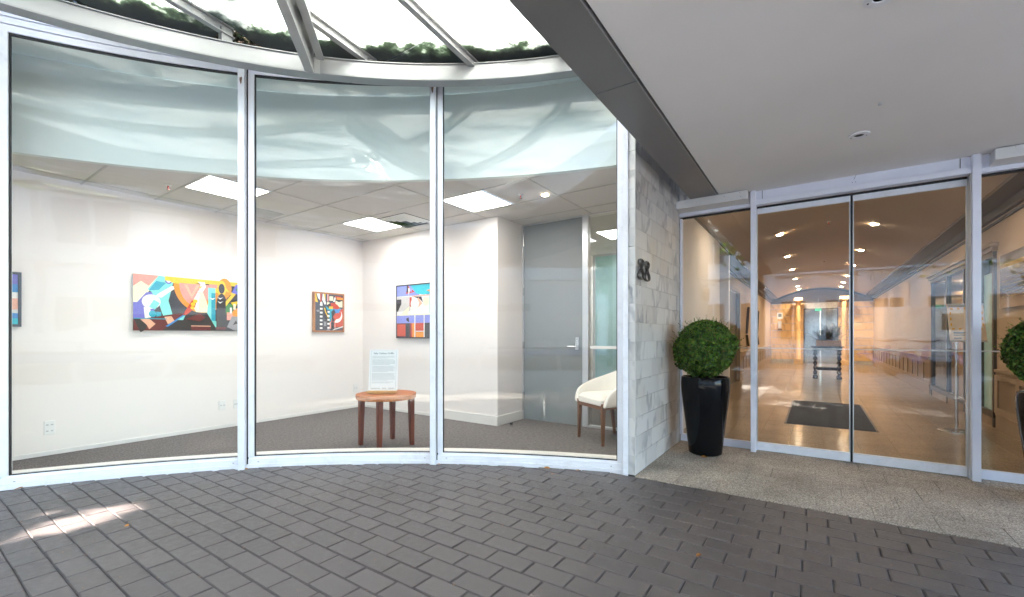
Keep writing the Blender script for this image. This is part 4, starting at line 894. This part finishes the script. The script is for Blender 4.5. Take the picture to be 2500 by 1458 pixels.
# left opening
t = thing('lobby_opening', 'dark grey framed opening in the left lobby wall', 'doorway', (XL, 11.2, 0))
obj('frame', B().box(XL, XL+.03, 9.93, 10.02, 0, 2.28).box(XL, XL+.03, 12.33, 12.42, 0, 2.28).box(XL, XL+.03, 10.02, 12.33, 2.20, 2.28), 'wains', t, bev=.003)
obj('door', B().box(XL-.08, XL-.05, 10.0, 12.35, 0, 2.2), 'dgrey', t); obj('rail', B().box(XL-.05, XL-.035, 11.1, 11.14, 0, 2.2), 'wains', t)
# right shopfront bay with frosted cyan glass
t = thing('lobby_shopfront', 'timber framed bay with pale cyan frosted glass in the right lobby wall', 'window', (XR, 9.5, 0))
b = B()
for y in (7.93, 8.44, 9.0, 9.25, 10.3, 11.5): b.box(XR-.03, XR+.05, y, y+.06, 0, 2.2)
b.box(XR-.035, XR+.05, 7.93, 11.56, 2.14, 2.2); b.box(XR-.035, XR+.05, 7.93, 11.56, .12, .20); obj('frame', b, 'dgrey', t, bev=.002)
obj('cornice', B().box(XR-.06, XR, 7.88, 11.62, 2.2, 2.25).box(XR-.09, XR, 7.85, 11.65, 2.25, 2.30), 'wains', t, bev=.003)
obj('stall_riser', B().box(XR-.02, XR+.02, 7.99, 11.5, 0, .12), 'wains', t)
for a, c in ((7.99, 8.44), (9.06, 9.25)): obj('frosted_pane', B().box(XR+.0, XR+.01, a, c, .20, 1.95), 'cyan', t)
for a, c in ((8.50, 9.0), (9.31, 10.3), (10.36, 11.5)): obj('dark_pane', B().box(XR+.0, XR+.01, a, c, .20, 2.14), 'wdark', t)
structure('bay_backing', B().box(XR+.06, XR+.1, 7.93, 11.6, 0, 2.2), 'brown')
# vaulted ceiling
hw = (XR-XL)/2-.26; CXV = (XR+XL)/2
b = B(); n = 28; m_ = 24; pts = []
for i in range(n+1):
    u = -1+2*i/n; pts.append((CXV+u*hw, SPR+(APX-SPR)*(1-u*u)))
vs = [(x, y, z) for y in (5.07, YE_-.02) for x, z in pts]+[(x, y, z+.05) for y in (5.07, YE_-.02) for x, z in pts]
k = n+1; fs = []
for i in range(n): fs += [(i, i+1, k+i+1, k+i), (2*k+i, 2*k+i+1, 3*k+i+1, 3*k+i), (i, i+1, 2*k+i+1, 2*k+i)]
b.add(vs, fs); structure('lobby_vault', b, 'vault', smooth=40)
structure('lobby_ceiling', B().box(XL-.1, XL+.27, 5.06, YE_, 2.746, 2.80).box(XR-.27, XR+.1, 5.06, YE_, 2.746, 2.80).box(XL, XR, 5.064, 5.075, 2.60, 3.2), 'vault')
def vz(dx): u = dx/hw; return SPR+(APX-SPR)*(1-u*u)
px = [(-.70, [9.55, 12.3, 14.8, 17.3, 19.9, 21.2]), (.70, [9.55, 12.3, 14.8, 17.3, 19.4, 21.0])]
for dx, yy in px:
    for n_, y in enumerate(yy):
        spotlamp(CXV+dx, y, vz(abs(dx))-.003, '%s lit downlight of the %s row in the lobby vault' % (('nearest', 'second', 'third', 'fourth', 'fifth', 'sixth')[n_], 'left' if dx < 0 else 'right'), 'lit downlights in the lobby vault', .062, 3.6 if n_ < 2 else (6 if n_ < 4 else 11), (1, .80, .60))
spotlamp(CXV-.72, 7.0, vz(.72)-.003, 'lit downlight of the left row hidden above the door head', 'lit downlights in the lobby vault', .062, 3.8, (1, .80, .60)); spotlamp(CXV+.72, 7.0, vz(.72)-.003, 'lit downlight of the right row hidden above the door head', 'lit downlights in the lobby vault', .062, 3.8, (1, .80, .60))
sprinkler(CXV+.05, 9.3, vz(.05), 'small sprinkler head on the centre line of the lobby vault'); sprinkler(CXV+.05, 14.0, vz(.05), 'farther sprinkler head on the centre line of the lobby vault')
# end wall of cream marble courses, lift, columns, arch band
ew = structure('lobby_end_wall', B().box(XL-.4, -.38, YE_+.012, YE_+.2, 0, 2.5).box(.74, XR+.5, YE_+.012, YE_+.2, 0, 2.5).box(-.38, .74, YE_+.012, YE_+.2, 2.24, 2.5), 'mgrout')
for i in range(8):
    z0 = .14+i*.305; z1 = min(z0+.305, 2.49)
    for a, c in ((XL-.38, -.84), (-.84, -.38), (.74, 1.2), (1.2, XR+.45)):
        obj('marble_block', B().box(a+.004, c-.004, YE_, YE_+.02, z0+.009, z1-.009), 'cream', ew)
obj('base_course', B().box(XL-.38, -.38, YE_-.01, YE_+.02, 0, .13).box(.74, XR+.45, YE_-.01, YE_+.02, 0, .13), 'mgrout', ew)
b = B()
for i in range(n+1): pass
pts2 = [(CXV+(-1+2*i/28)*hw, SPR-.02+(APX-SPR)*(1-(-1+2*i/28)**2)) for i in range(29)]
vs = [(x, y, z+d) for d in (-.06, .0) for y in (YE_-.05, YE_-.02) for x, z in pts2]; k = 29; fs = []
for i in range(28): fs += [(i, i+1, k+i+1, k+i), (2*k+i, 2*k+i+1, 3*k+i+1, 3*k+i), (i, i+1, 2*k+i+1, 2*k+i), (k+i, k+i+1, 3*k+i+1, 3*k+i)]
props(obj('arch_band', b.add(vs, fs), 'moul'), 'thin dark arched band at the far end of the lobby vault', 'arch band')
structure('lobby_end_tympanum', B().box(XL-.3, XR+.4, YE_+.02, YE_+.1, 2.45, 3.2), 'brown')
t = thing('lift_door', 'polished steel lift doors at the far end of the lobby', 'lift door', (.18, YE_, 0))
obj('door_panel', B().box(-.37, .17, YE_, YE_+.03, 0, 2.23), 'mirror', t); obj('door_panel', B().box(.176, .73, YE_, YE_+.03, 0, 2.23), 'mirror', t)
obj('frame', B().box(-.40, -.37, YE_-.02, YE_+.03, 0, 2.26).box(.73, .76, YE_-.02, YE_+.03, 0, 2.26).box(-.37, .73, YE_-.02, YE_+.03, 2.23, 2.26), 'dgrey', t)
t = thing('exit_sign', 'small green lit sign above the lift doors', 'sign', (.1, YE_-.1, 2.15)); obj('face', B().box(-.11, .11, 0, .03, 0, .1), 'exitg', t, local=True); obj('hanger', B().box(-.005, .005, .01, .02, .1, .5), 'trim', t, local=True)
for cx_, lb in ((-.57, 'left cream marble column beside the lift doors'), (.93, 'right cream marble column beside the lift doors')):
    t = thing('column', lb, 'column', (cx_, 21.5, 0), 'cream columns beside the lift')
    obj('base', B().box(-.15, .15, -.15, .15, 0, .2), 'cream', t, bev=.006, local=True); obj('shaft', B().lathe([(.10, .2), (.085, .24), (.082, 2.45), (.09, 2.52)], n=24), 'cream', t, smooth=40, local=True)
    obj('capital', B().box(-.145, .145, -.145, .145, 2.56, 2.68).box(-.115, .115, -.115, .115, 2.52, 2.56), 'cream', t, bev=.005, local=True)
t = thing('sanitiser_dispenser', 'wall mounted sanitiser dispenser with small notices on the cream marble', 'dispenser', (-1.24, YE_-.01, 1.2))
obj('tank', B().box(-.06, .06, -.06, 0, .25, .55), 'white', t, bev=.01, local=True); obj('tray', B().box(-.08, .08, -.09, 0, .18, .21), 'dgrey', t, local=True); obj('notice', B().box(-.1, .1, -.004, 0, .66, .92), 'white', t, local=True); obj('notice_print', B().box(-.06, .06, -.006, -.0045, .74, .88), 'ink', t, local=True)
# mat
t = thing('floor_mat', 'large charcoal entrance mat on the polished lobby floor', 'mat', (.15, 8.0, 0))
obj('mat', B().box(-.31, .60, 6.79, 9.22, .0045, .013), 'matt', t, bev=.003); obj('edge', B().box(-.335, .625, 6.765, 9.245, .0042, .008), 'black', t)
# carved table with basket of ferns
t = thing('carved_table', 'black carved console table with lower shelf standing in the lobby', 'table', (.26, 14.5, 0))
obj('tabletop', B().box(-.36, .36, -.3, .3, .835, .865).box(-.32, .32, -.26, .26, .77, .835), 'carved', t, bev=.006, local=True); obj('shelf', B().box(-.22, .22, -.2, .2, .23, .30), 'carved', t, local=True, bev=.004)
lp = []
for i in range(25): z = .0+.77*i/24; lp.append((.035+.016*sin(i*1.6)+(.012 if i < 3 or i > 21 else 0), z))
for sx in (-1, 1):
    for sy in (-1, 1): obj('leg', B().lathe(lp, (sx*.26, sy*.21, 0), 14), 'carved', t, smooth=50, local=True)
t = thing('flower_basket', 'gilt basket of dark ferns and foliage on the black carved table', 'basket', (.28, 14.45, .866))
obj('basket', B().box(-.26, .28, -.16, .16, 0, .15), 'wicker', t, bev=.01, local=True)
b = B(); rnd = random.Random(3)
for _ in range(150):
    th = rnd.uniform(0, 2*pi); el = rnd.uniform(.15, 1.4); L_ = rnd.uniform(.26, .56); d = Vector((cos(th)*cos(el)*1.1, sin(th)*cos(el)*.7, sin(el))); c0 = Vector((rnd.uniform(-.2, .2), rnd.uniform(-.1, .1), .13))
    for k_ in range(9):
        f = (k_+1)/9; c = c0+d*L_*f+Vector((0, 0, -.12*f*f*L_)); w_ = .062*(1-f*.7)
        sd = d.cross(Vector((0, 0, 1))).normalized()
        for s in (-1, 1):
            b.add([c, c+sd*s*w_+d*.03, c+sd*s*w_*.6+d*.045], [(0, 1, 2)])
obj('foliage', b, 'fern', t, local=True, nofix=True)
# pedestal sign stand
t = thing('pedestal_sign', 'poster sign with amber hatched border on a steel pedestal inside the lobby', 'sign', (1.39, 7.35, 0))
obj('base', B().lathe([(.17, .004), (.17, .012), (.16, .016), (.02, .02)], n=36), 'chrome', t, local=True, smooth=40); obj('pole', B().lathe([(.017, .016), (.017, 1.1)], n=20), 'chrome', t, local=True, smooth=40)
tb = Matrix.Translation((.10, -.02, 1.075)) @ Matrix.Rotation(radians(12), 4, 'Z') @ Matrix.Rotation(radians(-10), 4, 'X')
obj('board', B().box(-.165, .165, 0, .012, 0, .46, M=tb), 'board', t, local=True, bev=.003); obj('clip_bar', B().box(-.165, .165, -.006, 0, .435, .462, M=tb).box(-.165, .165, -.006, 0, -.002, .02, M=tb), 'trim', t, local=True)
b = B()
for i in range(5): b.box(-.14+i*.062, -.115+i*.062, -.002, -.001, .39, .415, M=tb); b.box(-.14+i*.062, -.115+i*.062, -.002, -.001, .145, .165, M=tb)
for i in range(3): b.box(-.15, -.135, -.002, -.001, .19+i*.07, .225+i*.07, M=tb); b.box(.135, .15, -.002, -.001, .19+i*.07, .225+i*.07, M=tb)
obj('hatched_border', b, 'oran', t, local=True)
b = B().box(-.13, .1, -.002, -.001, .10, .118, M=tb).box(-.13, .05, -.002, -.001, .075, .085, M=tb).box(-.13, -.06, -.002, -.001, .035, .05, M=tb).box(.02, .08, -.002, -.001, .035, .055, M=tb); obj('text_lines', b, 'ink', t, local=True)
# directory boards
t = thing('tenant_directory', 'dark tenant directory with gold band on the right lobby wall', 'directory', (XR, 7.2, 1.4))
obj('panel', B().box(XR-.03, XR-.002, 6.55, 7.70, 1.47, 2.10), 'navy', t, bev=.003); obj('gold_band', B().box(XR-.032, XR-.0305, 6.55, 7.70, 1.945, 1.99), 'gold', t)
b = B()
for i in range(6):
    y = 7.6-.1*(i % 2)
    while y > 6.7: w_ = random.uniform(.03, .09); b.box(XR-.032, XR-.0305, y-w_, y, 1.60+i*.045, 1.608+i*.045); y -= w_+.02
obj('text_lines', b, 'gold', t)
t = thing('tenant_directory', 'pale wall directory with dark side edge on the left lobby wall', 'directory', (XL, 7.5, 1.2))
obj('side_edge', B().box(XL, XL+.06, 7.56, 7.60, .95, 2.21), 'gasket', t); obj('panel', B().box(XL, XL+.045, 7.60, 8.7, .95, 2.19), 'lwall', t)
b = B().box(XL+.045, XL+.047, 7.66, 8.5, 2.10, 2.15)
for i in range(11): b.box(XL+.045, XL+.0465, 7.62, 8.66, 2.04-i*.095, 2.046-i*.095); b.box(XL+.045, XL+.047, 7.68, 7.95+random.uniform(0, .4), 1.98-i*.095, 2.0-i*.095)
obj('text_lines', b, 'inkd', t)
# angular wall bars on the left wall
for y, lb in ((13.6, 'nearer angular dark wall ornament on the left lobby wall'), (16.2, 'farther angular dark wall ornament on the left lobby wall')):
    t = thing('wall_ornament', lb, 'ornament', (XL, y, 1.2), 'angular ornaments on the lobby wall')
    obj('upper_bar', B().add([(XL+.01+dx, yy, zz) for dx in (0, .05) for yy, zz in ((y, 1.2), (y+.12, 1.2), (y+.5, 1.95), (y+.38, 1.95))], [(3, 2, 1, 0), (4, 5, 6, 7), (0, 1, 5, 4), (1, 2, 6, 5), (2, 3, 7, 6), (3, 0, 4, 7)]), 'dgrey', t)
    obj('lower_bar', B().add([(XL+.01+dx, yy, zz) for dx in (0, .05) for yy, zz in ((y, 1.17), (y+.12, 1.17), (y+.5, .85), (y+.38, .85))], [(3, 2, 1, 0), (4, 5, 6, 7), (0, 1, 5, 4), (1, 2, 6, 5), (2, 3, 7, 6), (3, 0, 4, 7)]), 'dgrey', t)

# ================================================================== PLANTERS
PP = [(.0, .0), (.135, .0), (.150, .012), (.162, .12), (.182, .30), (.205, .48), (.219, .62), (.222, .68), (.218, .735), (.212, .748), (.200, .748), (.196, .72), (.0, .715)]
t = thing('potted_topiary', 'clipped round box ball in a tall glossy black planter beside the marble wall', 'potted plant', (-.885, 4.62, .003), 'box balls in black planters')
obj('planter', B().lathe(PP[:-1]+[(.196, .70)], n=64, cap=False), 'pot', t, local=True, smooth=35)
obj('soil', B().lathe([(.001, .728), (.12, .731), (.197, .722)], n=32, cap=False), 'soil', t, local=True)
b = B()
for i in range(7):
    a = i*.9; b.tube([(.02*cos(a), .02*sin(a), .72), (.05*cos(a), .05*sin(a), .80), (.14*cos(a), .14*sin(a), .95)], [.008, .006, .003], 6)
obj('stem', b, 'twig', t, local=True)
def leafball(c, r, n, seed, ls=(.009, .015), rz=.95, sprigs=70):
    rnd = random.Random(seed); b = B(); c = Vector(c)
    bumps = [(Vector((rnd.gauss(0, 1), rnd.gauss(0, 1), rnd.gauss(0, 1))).normalized(), rnd.uniform(-.5, 1)) for _ in range(90)]
    def leaf(p, out, s):
        t1 = Vector((rnd.gauss(0, 1), rnd.gauss(0, 1), rnd.gauss(0, 1))); nn = (out*1.0+t1*.75).normalized(); u = nn.cross(Vector((rnd.gauss(0, 1), rnd.gauss(0, 1), rnd.gauss(0, 1)))).normalized(); v = nn.cross(u)
        b.add([p-u*s, p-v*s*.55+nn*s*.12, p+u*s, p+v*s*.55+nn*s*.12], [(0, 1, 2, 3)])
    for _ in range(n):
        d = Vector((rnd.gauss(0, 1), rnd.gauss(0, 1), rnd.gauss(0, 1))).normalized()
        k_ = sum(max(0, d.dot(q)-.93)*h*2.4 for q, h in bumps)
        rr = r*(1-.24*rnd.random()**1.6+.5*k_); p = c+Vector((d.x*rr, d.y*rr, d.z*rr*rz))
        if d.z < -.97: continue
        leaf(p, d, rnd.uniform(*ls))
    for _ in range(sprigs):
        d = Vector((rnd.gauss(0, 1), rnd.gauss(0, 1), abs(rnd.gauss(0, .9))-.25)).normalized(); L_ = rnd.uniform(.02, .085)
        for k_ in range(8):
            p = c+Vector((d.x*r, d.y*r, d.z*r*rz))*(.97)+d*L_*k_/7+Vector((rnd.gauss(0, .004), rnd.gauss(0, .004), .02*k_/7)); leaf(p, d, ls[0]*.8)
    return b
obj('foliage', leafball((0, 0, 1.020), .268, 15000, 11, ls=(.010, .018), rz=1.0, sprigs=190), 'leaf', t, local=True, nofix=True)
t2 = dup(t, (1.40, 4.62, .003), 2.1, 'clipped round box ball cut off by the right edge of the picture')

# fallen leaves -------------------------------------------------------
def dry_leaf(x, y, s, rz, label, z=.004, col='fallen'):
    b = B(); n_ = 9; vs = []
    for i in range(n_):
        f = i/(n_-1); w_ = .36*sin(pi*f)**.8*s; yy = .012*s*10*(f-.5)**2; vs += [((f-.5)*s, -w_, yy*1.2+w_*.35), ((f-.5)*s, 0, yy), ((f-.5)*s, w_, yy*1.2+w_*.35)]
    fs = []
    for i in range(n_-1): fs += [(3*i, 3*i+1, 3*i+4, 3*i+3), (3*i+1, 3*i+2, 3*i+5, 3*i+4)]
    b.add(vs, fs); o = obj('fallen_leaf', b, col, loc=(x, y, z), rot=(random.gauss(0, .15), random.gauss(0, .15), rz), nofix=True)
    props(o, label, 'leaf', 'fallen leaves on the paving')
def near_arc(a, r): return (GC[0]+r*cos(a), GC[1]+r*sin(a))
for a, s, lb in ((radians(150.3), .055, 'pointed yellow leaf lying at the foot of the leftmost window'), (A_1-.003, .03, 'small orange leaf lying at the foot of the left mullion'), (A_2-.006, .035, 'yellow green leaf lying at the foot of the right mullion'),
                 (radians(113.0), .06, 'curled brown leaf lying below the middle of the right curved window'), (radians(110.6), .04, 'orange leaf lying near the right end of the curved window')):
    x, y = near_arc(a, GR-.035); dry_leaf(x, y, s, a+1.4, lb)
dry_leaf(-.86, 4.44, .06, .3, 'brown leaf lying against the foot of the black planter', .008)
dry_leaf(-.50, 2.45, .035, 1.2, 'small amber leaf standing in a paver joint on the right side of the paving')
dry_leaf(-3.42, .88, .03, .4, 'tiny orange leaf at the edge of the sunlit patch on the pavers')
dry_leaf(-1.79, 3.2, .035, 2., 'small pale leaf on the pavers below the right curved window')
b = B(); rnd = random.Random(9)
for _ in range(420):
    x = rnd.uniform(-4.6, 1.3); k_ = rnd.choice(rows[:27]); y = k_[0]+k_[1]/2+rnd.gauss(0, .006) if rnd.random() < .6 else rnd.uniform(.4, 3.5)
    if hypot(x-GC[0], y-GC[1]) > GR-.02: continue
    s = rnd.uniform(.002, .006); th = rnd.uniform(0, 6.28); u = Vector((cos(th), sin(th), .1))*s; v = Vector((-sin(th), cos(th), .1))*s*.5; c = Vector((x, y, .003)); b.add([c-u, c-v, c+u, c+v], [(0, 1, 2, 3)])
for i, (x, y, r_) in enumerate(((-1.95, 2.85, .016), (-2.75, 2.2, .011), (-.9, 2.6, .013), (-2.2, 1.6, .010), (-.35, 3.0, .010), (-3.1, 1.35, .012), (-1.5, 2.1, .009))):
    props(obj('gum_spot', B().lathe([(r_, .0), (r_*.8, .0012), (.0005, .0016)], (x, y, .001), 14), 'gum', smooth=60), ('pale round gum spot on the pavers below the right curved window', 'flat gum spot on the pavers below the middle window', 'flat gum spot on the pavers in front of the marble wall', 'gum spot in the middle of the paving', 'gum spot near the granite edge of the paving', 'gum spot on the pavers right of the sunlit patch', 'small gum spot on the pavers at the centre bottom')[i], 'gum spot', 'gum spots on the paving')
props(obj('debris', b, 'fallen', nofix=True), 'tiny bits of dry leaf scattered in the paving joints', 'debris', kind='stuff')

# ================================================================== THE STREET BEHIND (seen in the glass)
def tree(x, y, h, r, n, label, seed, gap=None, cz=None, ls=.11):
    rnd = random.Random(seed); t = thing('street_tree', label, 'tree', (x, y, -.01), 'street trees')
    b = B().tube([(0, 0, 0), (.05, .02, h*.3), (.0, .1, h*.55)], [.20, .16, .12], 12)
    obj('trunk', b, 'bark', t, smooth=60, local=True)
    b = B()
    for i in range(9):
        a = i*2.4+rnd.random(); e = Vector((cos(a)*r*.7, sin(a)*r*.7, h*.55+r*rnd.uniform(.1, .9))); b.tube([(0, .1, h*.5), tuple(Vector((0, .1, h*.55))*.5+e*.5+Vector((0, 0, -.1))), tuple(e)], [.08, .05, .02], 7)
    obj('limb', b, 'bark', t, smooth=60, local=True)
    b = B(); cz_ = cz or h*.55+r*.55; cl = [Vector((rnd.gauss(0, r*.42), rnd.gauss(0, r*.42), cz_+rnd.gauss(0, r*.3))) for _ in range(46)]
    for _ in range(n):
        c = rnd.choice(cl)+Vector((rnd.gauss(0, r*.17), rnd.gauss(0, r*.17), rnd.gauss(0, r*.12)))
        w = c+Vector((x, y, 0))
        if gap:
            hit = False
            for g_, rad in gap:
                q = Vector(g_); k_ = (w-q).dot(SUN_DIR); pr = q+SUN_DIR*k_
                if (w-pr).length < rad: hit = True
            if hit: continue
        u = Vector((rnd.gauss(0, 1), rnd.gauss(0, 1), rnd.gauss(0, .6))).normalized()*ls; v = u.cross(Vector((rnd.gauss(0, 1), rnd.gauss(0, 1), rnd.gauss(0, 1)))).normalized()*ls*.5
        b.add([c-u, c-v, c+u, c+v], [(0, 1, 2, 3)])
    obj('crown', b, 'tleaf', t, local=True, nofix=True)
sun_gaps = [((x, y, 0), r+.075) for x, y, r in ((-3.69, .60, .04), (-3.71, .68, .075), (-3.76, .78, .10), (-3.82, .88, .08), (-3.78, .97, .03), (-4.08, .66, .015), (-3.70, .46, .0))]  # leaves left out along these sun rays to shape the patches on the paving
tree(-6.3, -5.6, 6.2, 2.6, 15000, 'broad leafy street tree nearest the curved shopfront, placed to block sun, crown opened for sun patches', 21, sun_gaps, 5.0, .13)  # unseen crown added in the sun's path to shade the forecourt
tree(-1.6, -7.0, 7.5, 1.9, 4500, 'leafy street tree on the footpath behind the camera', 22)
tree(4.6, -6.2, 7, 2.4, 5000, 'leafy street tree opposite the glass doors', 23)
tree(10.5, -6.2, 7, 2.4, 3500, 'leafy street tree farther along to the right', 24)
t = thing('white_building', 'long white rendered building with tall windows across the road', 'building', (0, -18.4, 0))
obj('wall', B().box(-34, 34, -19.4, -18.4, -.05, 13), 'wbuild', t)
b = B()
for i in range(-16, 17): b.box(i*2-.22, i*2+.22, -18.4, -18.2, 0, 12.2)
obj('pilaster', b, 'wbuild', t); obj('cornice', B().box(-34, 34, -18.4, -17.9, 12.2, 12.6).box(-34, 34, -18.4, -18.05, 4.4, 4.7), 'wbuild', t, bev=.03)
wm = mesh('window', B().box(-.55, .55, 0, .05, 0, 2.1), 'wdark'); wf = mesh('window_frame', B().box(-.6, .6, -.02, .08, -.06, 0).box(-.03, .03, .05, .08, 0, 2.1), 'wbuild')
for i in range(-12, 13):
    for z in (.9, 5.4, 9.0):
        o = bpy.data.objects.new('window', wm); COL.objects.link(o); o.parent = t; o.matrix_parent_inverse = Matrix.Translation(t.location).inverted(); o.location = (i*2+1, -18.41, z)
        o2 = bpy.data.objects.new('frame', wf); COL.objects.link(o2); o2.parent = o
t = thing('white_van', 'white delivery van parked across the road', 'van', (3.2, -13.6, 0))
obj('body', B().add([(x, y, z) for y in (-1, 1) for x, z in ((-2.6, .35), (2.6, .35), (2.6, 1.1), (1.9, 1.35), (1.3, 2.2), (-2.6, 2.3))], [(0, 1, 2, 3, 4, 5), (11, 10, 9, 8, 7, 6)]+[(i, (i+1) % 6, 6+(i+1) % 6, 6+i) for i in range(6)]), 'van', t, bev=.06, local=True)
for x in (-1.7, 1.7):
    for y in (-1, 1): obj('wheel', B().tube([(x, y-.1, .3), (x, y+.1, .3)], .33, 20), 'rubber', t, local=True)
obj('side_window', B().box(.7, 1.45, 1.0, 1.01, 1.35, 1.95), 'wdark', t, local=True)
t = thing('scooter', 'blue scooter parked at the kerb behind the camera', 'scooter', (2.4, -7.0, 0), 'scooters parked at the kerb', rz=1.2)
obj('body', B().tube([(-.6, 0, .55), (-.3, 0, .62), (0, 0, .38), (.3, 0, .4), (.45, 0, .85)], [.1, .14, .1, .1, .06], 10), 'blue', t, smooth=60, local=True); obj('seat', B().box(-.65, -.05, -.12, .12, .68, .76), 'black', t, bev=.03, local=True); obj('handlebar', B().tube([(.42, -.3, 1.0), (.46, 0, .96), (.42, .3, 1.0)], .018, 8), 'black', t, local=True)
for x in (-.5, .55): obj('wheel', B().tube([(x, -.05, .23), (x, .05, .23)], .24, 20), 'rubber', t, local=True)
s2 = dup(t, (3.4, -7.0, 0), 1.4, 'second blue scooter parked at the kerb behind the camera')
s3 = dup(t, (1.5, -7.0, 0), 1.0, 'third scooter parked at the kerb nearest the camera side')
t = thing('street_railing', 'thin grey pedestrian railing along the kerb behind the camera', 'railing', (3, -7.3, 0))
obj('top_rail', B().tube([(-1, -7.35, 1.0), (7, -7.35, 1.0)], .022, 8), 'trim', t); b = B()
for i in range(41): b.tube([(-1+i*.2, -7.35, 0), (-1+i*.2, -7.35, 1.0)], .008, 6)
obj('baluster', b, 'trim', t)
